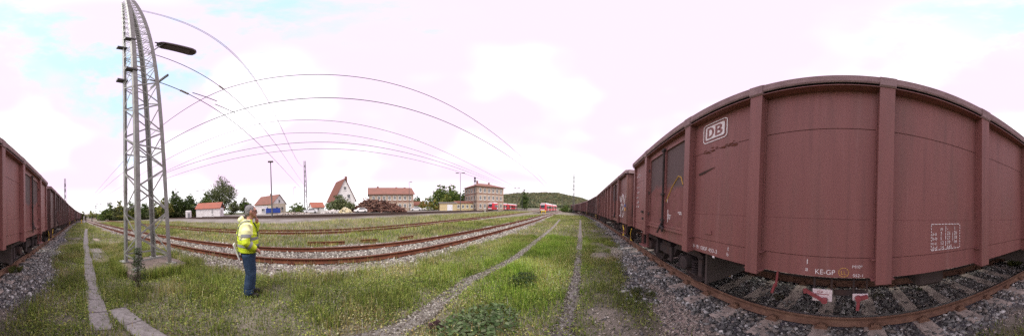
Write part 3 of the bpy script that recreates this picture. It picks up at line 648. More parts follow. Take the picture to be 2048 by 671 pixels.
# stickers on the next wagon towards the hill: orange and blue squares on its end
wn = ctr[(-1,0)]
sm = MB().box(6.06,6.22,-YP-.014,-YP-.0115,1.42,1.56); sm.build('warning_label','orange',wn)
sm = MB().box(6.06,6.22,-YP-.014,-YP-.0115,1.60,1.72); sm.build('warning_label','blue',wn)
gf = MB()
for _ in range(5):
    xx = random.uniform(3.2,5.8); zz = random.uniform(1.2,2.0); gf.tube([(xx+.15*q,-YP-.012,zz+.22*math.sin(q*1.7+xx)) for q in range(6)], .016, 4)
tag(gf.build('graffiti','white_print',wn),kind='stuff')

# ================================================================== LATTICE MAST
MC = (4.43,-1.934); BX, BY = .464, .544
mast = empty('lattice_mast', (MC[0], MC[1], 0), .098); tag(mast, 'tall grey steel lattice catenary mast on a concrete block beside the man', 'mast')
MH = 20.0
def leg(sx, sy, z):
    f = z/MH; return Vector((sx*(BX+(.24-BX)*f)+.089*f, sy*(BY+(.138-BY)*f)+.073*f, z))
for sx in (-1,1):
    for sy in (-1,1):
        a, b_ = leg(sx,sy,.20), leg(sx,sy,MH); l = MB()
        d1, d2 = Vector((-sx*.055,0,0)), Vector((0,-sy*.055,0))
        l.bar(a+d1, b_+d1, .13, .014, up=(0,sy,0)); l.bar(a+d2+Vector((sx*.002,0,0)), b_+d2+Vector((sx*.002,0,0)), .014, .13, up=(0,1,0)); l.build('leg','mast',mast)
        MB().box(a.x-.12,a.x+.12,a.y-.12,a.y+.12,.195,.22).add([(a.x+sx*.005,a.y-.09*sy,.22),(a.x+sx*.02,a.y-.09*sy,.22),(a.x+sx*.0,a.y,.62),(a.x-sx*.015,a.y,.62)],[(0,1,2,3)]).build('base_plate','mast',mast)
z = .45; lev = []
while z < MH-.2: lev.append(z); z += max(.42, .66-.013*z)
lev.append(MH-.05)
for fc in range(4):
    c0, c1 = [((-1,-1),(1,-1)),((1,-1),(1,1)),((1,1),(-1,1)),((-1,1),(-1,-1))][fc]
    off = (0 if fc % 2 == 0 else 1)
    n_ = Vector([(0,-1,0),(1,0,0),(0,1,0),(-1,0,0)][fc])*.006
    for i in range(len(lev)-1):
        a, b_ = (leg(*c0,lev[i]), leg(*c1,lev[i+1])) if (i+off) % 2 == 0 else (leg(*c1,lev[i]), leg(*c0,lev[i+1]))
        MB().bar(a+n_, b_+n_, .050, .010, up=tuple(n_*100)).build('brace','mast',mast)
    for zz in [lev[0]]+[l_ for q_, l_ in enumerate(lev) if q_ and (q_ % 5 == 0 if l_ < 6 else q_ % 2 == 0)]:
        MB().bar(leg(*c0,zz)-n_, leg(*c1,zz)-n_, .05, .01, up=tuple(n_*100)).build('strut','mast',mast)
for zz, ln in ((7.05,.22),(9.9,.20)):
    for sx in (-1,1):
        p = leg(sx*.9,1,zz); MB().box(p.x-.09,p.x+.09,p.y-.12,p.y+ln,zz-.05,zz+.05).build('bracket','galv',mast)
MB().box(-.5,.5,-.66,-.62,7.1,7.22).build('cross_bar','galv',mast); MB().box(-.5,.5,-.62,-.60,9.95,10.05).build('cross_bar','galv',mast)
MB().tube([(.36,.40,.9),(.50,.42,.9),(.50,.42,1.5),(.36,.40,1.5)],.025).build('cable_box','mast',mast)
fd = MB().box(-.72,.78,-.98,.80,-.3,.185); fdo = fd.build('foundation','concrete_old',mast,.03)
# mast lamp on an arm
la = at(314,88,4.95); lb_ = at(391,106,5.15)
lm = empty('mast_lamp', la); tag(lm, 'long dark trough luminaire hanging high beside the lattice mast', 'lamp')
dv = (lb_-la); ux = dv.normalized(); wv_ = Vector((0,0,1)).cross(ux).normalized(); up_ = ux.cross(wv_)
def LP(a, b_, c_): return ux*a+wv_*b_+up_*c_
hl_ = dv.length
sec = [(-.22,-.06),(.22,-.06),(.20,.07),(.09,.14),(-.09,.14),(-.20,.07)]; V = []
for aa, kk in ((0,.45),(.10,.85),(.2,1),(hl_-.2,1),(hl_-.06,.8),(hl_,.4)): V += [LP(aa, q*kk, r_*kk) for q, r_ in sec]
MB().add(V, [(i*6+j,i*6+(j+1)%6,(i+1)*6+(j+1)%6,(i+1)*6+j) for i in range(5) for j in range(6)]+[tuple(range(5,-1,-1)),tuple(range(30,36))]).build('housing','lamp_dark',lm)
V = [LP(.18,-.10,-.064),LP(hl_-.18,-.10,-.064),LP(hl_-.18,.10,-.064),LP(.18,.10,-.064)]; MB().add(V+[v-up_*.03 for v in V],[(0,1,2,3),(4,7,6,5),(0,4,5,1),(1,5,6,2),(2,6,7,3),(3,7,4,0)]).build('diffuser','shield',lm)
ma = mast.matrix_basis @ leg(1,-1,la.z-.05) if False else Vector((MC[0]-.28, MC[1]-.42, la.z-.1))
MB().bar(ma-Vector(la), LP(.25,0,.10), .075, .075, 8).bar(ma-Vector(la)-Vector((0,0,.45)), LP(.12,0,.02), .045, .045, 8).build('arm','galv',lm)

# ================================================================== CATENARY
M2 = at(612,400,52); M2z = float(gz(M2.x, M2.y))
def sag(a, b_, s, n=24): a = Vector(a); b_ = Vector(b_); return [a+(b_-a)*(i/n)-Vector((0,0,s*4*(i/n)*(1-i/n))) for i in range(n+1)]
def wire(name, pts, label, r=.017, cat='wire', grp='overhead line wires', m='wire'):
    o = MB().tube(pts, r, 5).build(name, m); tag(o, label, cat, grp); return o
mt = Vector((MC[0], MC[1]-.5, 0)); sp = {}
for zz0, zz1, sg, lb in ((16.9,16.5,4.6,'upper sagging span rope from the lattice mast top across the tracks'),(16.6,16.2,4.55,'twin of the sagging span rope, hanging just below it'),(9.3,9.3,.5,'middle straight span rope from the lattice mast across the tracks'),(7.1,7.4,.35,'lowest span rope from the lattice mast across the tracks')):
    sp[zz0] = sag(mt+Vector((0,.2,zz0)), (M2.x,M2.y,zz1), sg, 40); wire('span_rope', sp[zz0], lb, .018 if zz0 < 10 else .014)
def cat_line(f, dy, zm, zc, x0, x1, tagw, droppers):
    xs = np.arange(x0, x1+.1, 1.0); yy = f(xs)+dy; sup = 4.3
    ph = ((xs-sup)/62) % 1; sg = .9*4*ph*(1-ph)
    P = [(x, float(y), zm-float(s)) for x, y, s in zip(xs, yy, sg)]; wire('messenger_wire', P, 'messenger wire %s' % tagw)
    C_ = [(x, float(y), zc) for x, y in zip(xs, yy)]; wire('contact_wire', C_, 'contact wire %s' % tagw)
    for q, (p, c_) in enumerate(zip(P, C_)):
        if q % 8 == 3 and droppers: MB().bar(p, c_, .007, .007).build('dropper','wire', bpy.data.objects['contact_wire']) if False else None
cat_line(T2, 0, 8.0, 6.25, -60, 42, 'over the track behind the man', True)
cat_line(lambda x: T3(x)+2.1+.02*x, 0, 7.95, 6.05, -60, 42, 'over the overgrown middle track', False)
cat_line(lambda x: T3(x)+.4, 0, 7.8, 6.25, -60, 42, 'furthest out, beyond the overgrown middle track', False)
# registration arms and insulators on the lowest rope
for px, py, r_, lb in ((430,208,6.4,'over the near track'),(385,185,5.6,'close to the lattice mast')):
    p = at(px,py,r_); q = p+Vector((-.25,-1.0,-.12)); a_ = MB().tube([p,q],.018); o = a_.build('registration_arm','galv'); tag(o,'thin steel registration arm %s' % lb,'contact arm')
def insulator(pts, i, lb):
    p, q = Vector(pts[i]), Vector(pts[i+1]); d = (q-p).normalized(); mb = MB()
    for k_ in range(6): mb.bar(p+d*(.07*k_), p+d*(.07*k_+.03), .10, .10, 10)
    mb.bar(p, p+d*.42, .03, .03, 6); tag(mb.build('insulator','insul'), lb, 'insulator', 'rope insulators')
insulator(sp[7.1], 1, 'brown ribbed insulator on the lowest span rope'); insulator(sp[9.3], 3, 'brown ribbed insulator on the middle span rope')

# ------------------------------------------------------------------ poles, far masts, lamps, signals
def lattice(name, label, p, h, bw, tw, m='galv', arm=None, step=1.6):
    o = empty(name, p); tag(o, label, 'mast', 'distant catenary masts')
    P = lambda sx, sy, z: Vector((sx*(bw+(tw-bw)*z/h)/2, sy*(bw+(tw-bw)*z/h)/2, z))
    for sx, sy in ((-1,-1),(1,-1),(1,1),(-1,1)): MB().bar(P(sx,sy,0),P(sx,sy,h),.12,.12).build('leg',m,o)
    z = 0; k = 0
    while z < h-step:
        for a_, c_ in (((-1,-1),(1,-1)),((1,-1),(1,1)),((1,1),(-1,1)),((-1,1),(-1,-1))):
            x_, y_ = (a_, c_) if k % 2 else (c_, a_); MB().bar(P(*x_,z),P(*y_,z+step),.07,.07).build('brace',m,o)
        z += step; k += 1
    if arm: MB().bar((0,0,h*.62),Vector(arm)+Vector((0,0,h*.62)),.10,.10).bar((0,0,h*.72),Vector(arm)*.9+Vector((0,0,h*.62)),.06,.06).build('cantilever',m,o)
    return o
def base(px, r): p = at(px, 420, r); return Vector((p.x, p.y, float(gz(p.x, p.y))))
lattice('lattice_mast','distant slender lattice mast rising left of the gabled house', base(612,52), 17.2, .9, .4)
lattice('lattice_mast','slender lattice mast standing alone before the wooded hill', base(1147,62), 15.0, .6, .35, arm=(-2.6,-1.2,0))
lattice('lattice_mast','slender lattice mast rising above the left train', base(131,44), 12.2, .5, .3)
def pole(label, px, r, ytop, head='single', m='galv', th=.12, cat='lamp post', name='lamp_post'):
    p = base(px, r); top = at(px, ytop, r).z; h = top-p.z; o = empty(name, p, facing(p)); tag(o, label, cat)
    MB().tube([(0,0,0),(0,0,h*.5),(0,0,h)], th, 8, th*.5).build('post', m, o)
    if head == 'single': MB().bar((0,0,h),(.45,-.1,h+.08),.07,.07).build('arm',m,o); MB().box(.2,1.1,-.22,.12,h+.02,h+.20).build('lamp_head','lamp_dark',o,.04)
    if head == 'flood': MB().box(-.55,.55,-.5,-.1,h-.35,h-.05).build('lamp_head','lamp_dark',o,.05); MB().box(-.1,.1,-.15,.1,h-.5,h-.2).build('bracket',m,o)
    if head == 'double':
        MB().box(-1.6,1.6,-.05,.05,h-.08,h+.02).build('cross_arm',m,o)
        for s in (-1,1): MB().box(s*1.2-.6,s*1.2+.6,-.2,.2,h+.03,h+.22).build('lamp_head','lamp_dark',o,.04)
    if head == 'signal':
        for zz in (h-.4,h-1.5): MB().box(-.38,.38,-.22,-.05,zz-.5,zz+.35).build('signal_head','dark',o)
        MB().box(-.13,.13,.06,.1,0,h-1.2).build('ladder',m,o)
    return o
pole('tall lamp post with dark floodlight head behind the man', 544, 33, 322, 'flood', th=.16)
pole('tall lamp post with two-armed head in front of the big trees', 921, 62, 346, 'double', th=.16)
pole('lamp post at the right end of the stone house', 819, 60, 364, 'single', th=.12)
pole('lamp post standing behind the white shed', 402, 62, 381, 'double', th=.11)
pole('dark signal post before the old station building', 950, 66, 354, 'signal', 'dark', .12, 'signal', 'signal_post')
pole('grey post with crossbar left of the lattice mast', 198, 95, 408, 'double', th=.14)
pole('dark railway signal right of the crossbar lamp post, far left', 216, 90, 405, 'signal', 'dark', .11, 'signal', 'signal_post')
pole('shorter dark railway signal at the far left end of the yard', 192, 105, 410, 'signal', 'dark', .11, 'signal', 'signal_post')
pole('plain grey post before the left hedge', 228, 70, 402, None, th=.09, cat='post', name='post')
pole('small pole lamp between white shed and far house', 588, 68, 375, 'single', th=.1)
pole('slim lamp post above the red railcars', 1034, 95, 376, 'double', th=.13)
pole('slim pole left of the lone tree before the hill', 1044, 100, 384, None, th=.1, cat='post', name='post')
pole('slim pole beside the front of the right-hand railcar', 1124, 110, 390, None, th=.12, cat='post', name='post')
pole('white marker post in front of the left-hand railcar', 970, 52, 409, None, 'white', .09, 'post', 'marker_post')

# ================================================================== BUILDINGS
def house(name, label, p, rz, w_, d, eave, ridge, wall, roof, wins=(), cat='house', gable=None, over=.35, chimney=None, hip=0, door=None, wm='frame_white', band=None, below=1.0):
    o = empty(name, p, rz); tag(o, label, cat)
    x0, x1, y0, y1 = -w_/2, w_/2, -d/2, d/2
    part('wall', wall, o, (x0,x1,y0,y1,-below,eave))
    if hip == 0:
        for s, xx in ((-1,x0),(1,x1)): MB().prism([(y0+.002,eave),(y1-.002,eave),(0,ridge-.02)],'x',xx-s*.25,xx-s*.002).build('gable',gable or wall,o)
        sl_ = (ridge-eave)/(d/2); zo = eave-over*sl_
        for s in (-1,1):
            MB().add([(x0-over,s*(d/2+over),zo),(x1+over,s*(d/2+over),zo),(x1+over,0,ridge),(x0-over,0,ridge)]+[(x0-over,s*(d/2+over),zo+.16),(x1+over,s*(d/2+over),zo+.16),(x1+over,0,ridge+.16),(x0-over,0,ridge+.16)],
                     [(0,1,2,3),(4,7,6,5),(0,4,5,1),(1,5,6,2),(2,6,7,3),(3,7,4,0)]).build('roof_slope',roof,o)
    else:
        a = [(x0-over,y0-over,eave),(x1+over,y0-over,eave),(x1+over,y1+over,eave),(x0-over,y1+over,eave),(x0+hip,0,ridge),(x1-hip,0,ridge)]
        MB().add(a+[(v[0],v[1],v[2]-.2) for v in a[:4]], [(0,1,5,4),(1,2,5),(2,3,4,5),(3,0,4),(6,7,1,0),(7,8,2,1),(8,9,3,2),(9,6,0,3),(9,8,7,6)]).build('roof',roof,o)
    for fc, u, z, ww, hh in wins:
        def B(a, b_, c_, e, t0, t1):
            if fc == 'f': return (a,b_,y0-t1,y0-t0,c_,e)
            if fc == 'l': return (x0-t1,x0-t0,a,b_,c_,e)
            return (x1+t0,x1+t1,a,b_,c_,e)
        f = part('window', wm, o, B(u-ww/2-.12,u+ww/2+.12,z-.15,z+hh+.12,.002,.05)); part('pane','glass',f,B(u-ww/2,u+ww/2,z,z+hh,.052,.06)); part('mullion',wm,f,B(u-.04,u+.04,z,z+hh,.062,.075)); part('sill',wm,f,B(u-ww/2-.2,u+ww/2+.2,z-.25,z-.152,.004,.16))
    if door: u, ww, hh, dm = door; dd = part('door', dm, o, (u-ww/2,u+ww/2,y0-.08,y0-.003,0,hh)); part('handle','dark',dd,(u+ww*.3,u+ww*.38,y0-.13,y0-.082,hh*.45,hh*.48))
    if chimney:
        for cx, cy, ht in chimney: part('chimney','rooftile_old',o,(cx-.35,cx+.35,cy-.35,cy+.35,ridge-1.2,ridge+ht))
    if band:
        for z in band: part('string_course','rooftile_old',o,(x0-.06,x1+.06,y0-.06,y1+.06,z,z+.28))
    return o
def hb(px, r, dz=0): p = base(px, r); p.z += dz; return p
p = hb(420,54); house('white_shed','long white shed with orange tiled roof and dark wooden gable', p, facing(p,-22), 8.2, 4.2, 2.85, 4.55, 'plaster_white','rooftile',[('r',-.2,1.1,.7,1.1),('f',1.6,1.0,.35,1.4)],'shed','dark_wood',.3)
p = hb(377,51); o = house('kiosk','small white flat-topped hut left of the orange-roofed shed', p, facing(p,-15), 1.5, 1.5, 2.0, 2.15, 'plaster_white','frame_white',(),'hut',None,.05, door=(.25,.7,1.6,'train_grey'))
p = hb(540,76); house('village_house','cream house with red roof and white gable above the blue container', p, facing(p,-50), 13, 8.0, 4.3, 8.2, 'plaster_cream','rooftile_old',[('r',-1.6,1.4,1.1,1.4),('r',1.6,1.4,1.1,1.4),('r',0,4.7,.9,1.2),('f',-4,1.6,1.2,1.3),('f',-1,1.6,1.2,1.3),('f',3,1.6,1.2,1.3)],'house','plaster_white',.4,[(1,0,.9)])
p = hb(682,62); house('gabled_house','tall white house with steep brown gable roof behind a round bush', p, facing(p,-68), 8.5, 7.8, 4.6, 12.0, 'plaster_white','roof_brown',[('r',-2.2,1.2,1.1,1.4),('r',1.6,1.2,1.1,1.4),('r',-1.6,5.0,1.0,1.3),('r',1.4,5.0,1.0,1.3),('r',0,8.0,.9,1.1),('r',-2.6,3.2,1.0,.9)],'house','plaster_white',.45,[(3,1.0,1.1)])
p = hb(781,66); house('stone_house','long two-storey stone house with red tiled roof behind the log pile', p, facing(p,9), 17.0, 8.5, 6.6, 9.3, 'sandstone','rooftile_old',[('f',-7+2.0*i,z,.8,1.25) for i in range(8) for z in (1.4,4.3)]+[('l',-2,1.4,.8,1.3),('l',2,1.4,.8,1.3),('l',-1.5,4.3,.8,1.3),('l',1.5,4.3,.8,1.3)],'house',None,.5,[(-5,0,.6),(2.6,.4,.4),(6,0,.3)], band=(3.5,))
p = hb(968,82); house('station_building','old three-storey sandstone station building with shallow hipped roof', p, facing(p,34), 15.5, 12.0, 11.2, 13.4, 'sandstone','rooftile_old',[('f',-6+2.4*i,z,.9,1.7) for i in range(6) for z in (1.3,5.0,8.4)]+[('l',-4+2.6*i,z,.9,1.7) for i in range(4) for z in (1.3,5.0,8.4)],'station',None,.7,[(-4,0,1.2),(3,0,.8)], hip=4.5, band=(4.0,7.6))
p = hb(932,77); house('station_annex','low yellow annex in front of the old station building', p, facing(p,24), 12, 5, 3.3, 4.1, 'plaster_yellow','roof_brown',[('f',-4.8+2.2*i,1.1,.9,1.3) for i in range(4)],'annex', None,.3, door=(4.4,1.0,2.1,'frame_white'))
p = hb(894,68); house('yellow_shed','small yellow flat-roofed shed with pale double door before the big trees', p, facing(p,14), 7.0, 4.0, 3.0, 3.25, 'plaster_yellow','concrete',(),'shed', None,.35, door=(.7,2.2,2.4,'train_white'))
p = hb(633,78); house('small_house','little distant house with orange roof left of the gabled house', p, facing(p,20), 6, 5, 2.4, 4.6, 'plaster_white','rooftile',[('f',0,.9,.8,1)],'house')
p = hb(829,74); house('far_shed','low reddish roofed shed right of the stone house', p, facing(p,-15), 8, 5, 2.4, 3.9, 'plaster_white','roof_brown',(),'shed')
p = hb(190,190); house('platform_roof','long pale flat building at the far left end of the yard', p, facing(p,20), 34, 8, 4.6, 5.1, 'plaster_white','frame_white',[('f',-12+6*i,1.5,2,1.6) for i in range(5)],'building')
# containers
def container(name, label, p, rz, l, d, h, m, cat='container'):
    o = empty(name, p, rz); tag(o, label, cat); part('box_wall', m, o, (-l/2,l/2,-d/2,d/2,.12,h))
    for i in range(int(l/.55)): xx = -l/2+.3+.55*i; part('corrugation', m, o, (xx,xx+.2,-d/2-.06,-d/2-.001,.25,h-.15))
    part('top_rim', m, o, (-l/2-.06,l/2+.06,-d/2-.07,-d/2+.06,h+.001,h+.12)); part('skid','dark',o,(-l/2+.1,l/2-.1,-.6,.6,0,.118)); return o
p = hb(546,60,.25); container('skip_container','bright blue corrugated skip container below the red-roofed house', p, facing(p,6), 5.2, 2.2, 1.75, 'blue')
p = hb(497,46,.1); container('storage_box','dark grey upright storage box behind the head of the man', p, facing(p,-10), 1.9, 1.6, 3.1, 'dark_wood')
p = hb(522,62,.1); o = house('white_cabin','white site cabin left of the blue skip container', p, facing(p,0), 4.6, 2.4, 2.7, 2.8, 'plaster_white','frame_white',[('f',.8,1,1,.9)],'cabin',None,.08)

# ------------------------------------------------------------------ railcars
def railcar(name, label, p, rz, L_, nseg=2):
    o = empty(name, p, rz); tag(o, label, 'railcar', 'red regional railcars')   # front at local -x, seen side -y
    prof = [(-1.38,.55),(-1.42,1.4),(-1.40,2.9),(-1.15,3.45),(1.15,3.45),(1.40,2.9),(1.42,1.4),(1.38,.55)]
    for k in range(nseg):
        a = k*(L_/nseg); b_ = a+L_/nseg-.6
        bd = MB()
        if k == 0:
            V = []
            for xx, sc in ((a,.72),(a+.5,.9),(a+1.8,1.0),(b_,1.0)): V += [(xx+(.9*max(0,(z-1.2))/2.3 if xx <= a+.5 else 0), y*(sc if sc < 1 else 1), z) for y, z in prof]
            n = 8; bd.add(V, [(i*n+j,i*n+(j+1)%n,(i+1)*n+(j+1)%n,(i+1)*n+j) for i in range(3) for j in range(n)]+[tuple(range(7,-1,-1)),tuple(range(24,32))])
        else: bd.prism(prof,'x',a,b_)
        bd.build('car_body','train_red',o)
        part('window_band','glass',o,(a+2.4,b_-.6,-1.445,-1.428,1.65,2.55)); part('window_band','glass',o,(a+2.4,b_-.6,1.428,1.445,1.65,2.55))
        MB().prism([(-1.2,3.40),(-.9,3.85),(.9,3.85),(1.2,3.40)],'x',a+1.8,b_-.4).build('roof_unit','train_white',o)
        part('skirt','train_grey',o,(a+1.0,b_-.2,-1.30,1.30,.28,.549))
        for xx in (a+5.0, b_-4.5): dd = part('door','train_white',o,(xx,xx+1.3,-1.465,-1.448,.62,2.75)); part('pane','glass',dd,(xx+.2,xx+1.1,-1.475,-1.467,1.5,2.5))
        for xx in (a+2.6, b_-2.6): bg_ = MB().box(xx-1.3,xx+1.3,-1.0,1.0,.2,.5).lathe([(.38,-.05),(.38,.05)],(xx-.9,-.76,.38),'y',14).lathe([(.38,-.05),(.38,.05)],(xx+.9,-.76,.38),'y',14); bg_.build('bogie','dark',o)
        if k: MB().box(a-.62,a-.001,-1.2,1.2,.7,3.2).build('gangway','dark',o)
    ws = MB().add([(.10,-.85,1.75),(.10,.85,1.75),(.62,.80,3.0),(.62,-.80,3.0)],[(0,1,2,3)]); ws.v = [(v[0]-.06+.1,v[1],v[2]) for v in ws.v]; ws.build('windscreen','glass',o)
    part('cab_mask','train_white',o,(-.06,.10,-.95,.95,2.95,3.35)); part('cab_apron','train_white',o,(-.10,-.012,-.9,.9,.75,1.25))
    for s in (-1,1): part('headlight','white',o,(-.13,-.101,s*.7-.14,s*.7+.14,1.0,1.14))
    return o
p = at(980,414,74); p.z = float(gz(p.x,p.y))-.05
railcar('railcar','red railcar standing in front of the old station building', p, math.atan2(-.20,-1)+math.pi*0, 44)
for o in [x_ for x_ in bpy.data.objects if x_.name.startswith('railcar')]: pass
p2 = at(1085,418,66); p2.z = float(gz(p2.x,p2.y))+.0
railcar('railcar','red railcar standing alone left of the wooded hill mast', p2, math.atan2(-.10,-1), 42)
# track pieces the two railcars stand on
o = track('short siding under the railcar before the station', lambda x: p.y+(np.asarray(x)-p.x)*.20, p.x-55, p.x+25, 'rail_dark', None, base=.0, dz=lambda x, y: float(gz(x, y))+.02, loop_step=4)
o = track('short siding under the railcar before the hill', lambda x: p2.y+(np.asarray(x)-p2.x)*.10, p2.x-50, p2.x+12, 'rail_dark', None, base=.0, dz=lambda x, y: float(gz(x, y))+.02, loop_step=4)

# ------------------------------------------------------------------ small railway furniture
def barrier(label, p, rz, wd, h, m):
    o = empty('track_barrier', p, rz); tag(o, label, 'barrier')
    for s in (-1,1): part('post', m, o, (s*wd/2-.07,s*wd/2+.07,-.07,.07,0,h)); MB().bar((s*wd/2,.08,h*.8),(s*wd/2,1.0,0),.1,.1).build('strut',m,o)
    part('crossbar', m, o, (-wd/2-.2,wd/2+.2,-.15,-.071,h*.55,h*.8)); return o
p = gp(1087,427,0); barrier('yellow painted barrier frame at the end of a siding before the railcar', p, facing(p,10), 1.1, 1.15, 'yellow')
def stake(name, label, px, py, h, wd, m, cat='post'):
    p = gp(px,py,0); o = empty(name, p, facing(p)); tag(o, label, cat); MB().tube([(0,0,-.1),(0,0,h*.7),(0,0,h)], wd/2, 8, wd*.42).build('shaft',m,o); MB().box(-wd*.8,wd*.8,-wd*.45,wd*.45,h-.02,h+wd*.9).build('cap',m,o,.02); return o
stake('marker_post','short white marker post beside the left train, at path end',168,446,1.5,.18,'white'); stake('marker_post','short yellow marker post beside the left train',163,447,.75,.2,'yellow')
stake('buffer_post','dark wooden post beside the white marker post, far left',172,444,1.5,.26,'dark_wood'); stake('buffer_post','dark wooden post right of the far left posts',184,443,1.5,.26,'dark_wood')
stake('marker_post','brown squat post in front of the bush right of the stone house',867,421.5,1.6,.35,'rooftile_old')
# loose old rails lying in the grass strip behind the near track
for i, (xa, xb, y0, a, lb) in enumerate(((1.35,-.45,-7.75,2,'longest loose rusty rail lying in the grass behind the near track'),(-1.25,-2.1,-7.9,-6,'short loose rusty rail in the grass right of the longest one'),(-3.2,-4.2,-8.05,10,'loose rusty rail stub farthest right in the middle grass strip'))):
    k = len(RAILP); V = [(x_, pq, q+.0) for x_ in (0, abs(xb-xa)) for pq, q in RAILP]
    o = npmesh('loose_rail', V, [(j,(j+1)%k,k+(j+1)%k,k+j) for j in range(k)], 'rust_red'); MB_ = None; o.location = (xb, y0, -.02); o.rotation_euler = (R(8),0,R(a)); tag(o, lb, 'rail', 'loose rails in the grass')
# litter on the wagon track: pale crumpled bag with a yellow cap
lp = gp(1460,553,.03); o = empty('litter', lp); tag(o, 'crumpled white wrapper with a yellow ball on the ballast under the wagon', 'litter')
def blob(c_, r, n=8, m_=6, jit=.25):
    V = []; 
    for i in range(m_+1):
        for j in range(n):
            a, e = 2*math.pi*j/n, math.pi*i/m_; q = 1+random.uniform(-jit,jit); V.append((c_[0]+r[0]*q*math.sin(e)*math.cos(a), c_[1]+r[1]*q*math.sin(e)*math.sin(a), c_[2]+r[2]*q*math.cos(e)))
    return V, [(i*n+j,(i+1)*n+j,(i+1)*n+(j+1)%n,i*n+(j+1)%n) for i in range(m_) for j in range(n)]
MB().add(*blob((0,0,.03),(.085,.06,.05))).build('wrapper','white',o); MB().add(*blob((.03,-.05,.05),(.035,.035,.02),jit=.3)).build('scrap','yellow_print',o); MB().add(*blob((.04,.0,.10),(.036,.036,.034),12,8,.02)).build('yellow_ball','orange',o,smooth=True)

# ------------------------------------------------------------------ parked cars
def car(label, p, rz, m, l=4.2):
    o = empty('parked_car', p, rz); tag(o, label, 'car', 'cars parked by the yard')
    k = l/4.2
    bd = MB().prism([(-2.1*k,.35),(-2.1*k,.75),(-1.95*k,.88),(-1.15*k,.95),(-.55*k,1.42),(.95*k,1.45),(1.75*k,.98),(2.08*k,.9),(2.1*k,.35),(1.75*k,.28),(-1.75*k,.28)],'y',-.82,.82); bd.build('body',m,o,.05)
    MB().prism([(-1.0*k,.97),(-.5*k,1.36),(.9*k,1.38),(1.5*k,.99)],'y',-.835,-.822).build('side_window','glass',o); MB().prism([(-1.0*k,.97),(-.5*k,1.36),(.9*k,1.38),(1.5*k,.99)],'y',.822,.835).build('side_window','glass',o)
    for x_ in (-1.3*k,1.3*k):
        for s in (-1,1): wh = MB().lathe([(.31,-.1),(.33,0),(.31,.1)],(x_,s*.76,.32),'y',16).build('wheel','dark',o); MB().lathe([(.19,-.005),(.17,.012)],(x_,s*(.76+.1) if s > 0 else s*.76-.115,.32),'y',12).build('rim','galv',wh)
    for s in (-1,1): part('headlight','white',o,(-2.12*k,-2.085*k,s*.6-.16,s*.6+.16,.62,.75)); part('tail_light','red_enamel',o,(2.085*k,2.115*k,s*.62-.12,s*.62+.12,.7,.85))
    return o
p = hb(721,47,.0); car('white car parked at the foot of the log pile', p, facing(p,18), 'plaster_white', 3.6)
p = hb(622,50,.0); car('pale car with dark windows parked left of the rubble', p, facing(p,-5), 'train_white')
p = hb(855,66,.0); car('white car half hidden below the autumn-coloured bush', p, facing(p,10), 'plaster_white')
p = hb(832,62,.0); car('light car parked beside the reddish roofed shed', p, facing(p,4), 'train_white')

# ------------------------------------------------------------------ heaps
def heap(name, label, p, rx, ry, h, n, size, cols, cat, elong=1.0, rz=0):
    u = rng.random(n); a = rng.random(n)*2*np.pi; rr = np.sqrt(u); x = rr*np.cos(a)*rx; y = rr*np.sin(a)*ry; z = h*(1-rr**1.7)*(.82+.3*rng.random(n))*(.75+.5*vnoise(x*3+p.x, y*3+p.y, 3.0))
    V = []; F_ = []; C_ = []
    for i in range(n):
        s = size*(.5+rng.random()); l = s*elong*(.5+rng.random()); q = Matrix.Rotation(rng.random()*6.28,3,'Z') @ Matrix.Rotation(rng.normal()*.35,3,'Y') @ Matrix.Rotation(rng.random()*6.28,3,'X')
        c_ = np.array(cols[rng.integers(len(cols))])*(.7+.6*rng.random()); k = len(V)
        for sx in (-1,1):
            for sy, sz in ((-1,-1),(1,-1),(1.0,.9),(-.9,1)):
                v = q @ Vector((sx*l/2*(1+.2*rng.normal()), sy*s/2, sz*s/2)); V.append((x[i]+v.x, y[i]+v.y, max(0,z[i])+v.z)); C_.append(c_)
        F_ += [(k,k+1,k+2,k+3),(k+4,k+7,k+6,k+5)]+[(k+j,k+4+j,k+4+(j+1)%4,k+(j+1)%4) for j in range(4)]
    o = npmesh(name, V, F_, 'stone_attr', np.array(C_)); o.location = p; o.rotation_euler = (0,0,rz); tag(o, label, cat, kind='stuff'); return o
p = hb(750,52); heap('log_pile','big brown heap of cut logs and branches before the stone house', p, 8.4, 4.0, 3.6, 1500, .20, [(.16,.075,.055),(.10,.05,.04),(.20,.10,.07),(.06,.035,.03),(.27,.16,.12)], 'log pile', 7, facing(p))
p = hb(786,51); heap('log_pile','low tail of the brown log heap at its right end', p, 4.0, 2.6, 2.2, 500, .18, [(.16,.075,.055),(.10,.05,.04),(.22,.11,.08)], 'log pile', 7, facing(p))
p = hb(691,47); heap('rubble_heap','cream rubble heap left of the white car', p, 2.0, 1.4, 1.35, 260, .22, [(.62,.52,.30),(.50,.42,.25),(.72,.66,.48)], 'rubble', 1.6, facing(p))
p = hb(664,48); heap('rubble_heap','long pale grey rubble heap before the round bush', p, 3.4, 1.4, .8, 320, .22, [(.55,.52,.50),(.68,.64,.60),(.38,.33,.30)], 'rubble', 2, facing(p))
p = hb(585,46); heap('rubble_heap','low strewn rubble right of the blue skip container', p, 5.4, 1.6, .5, 380, .18, [(.45,.40,.36),(.58,.52,.46),(.30,.24,.20)], 'rubble', 2, facing(p))

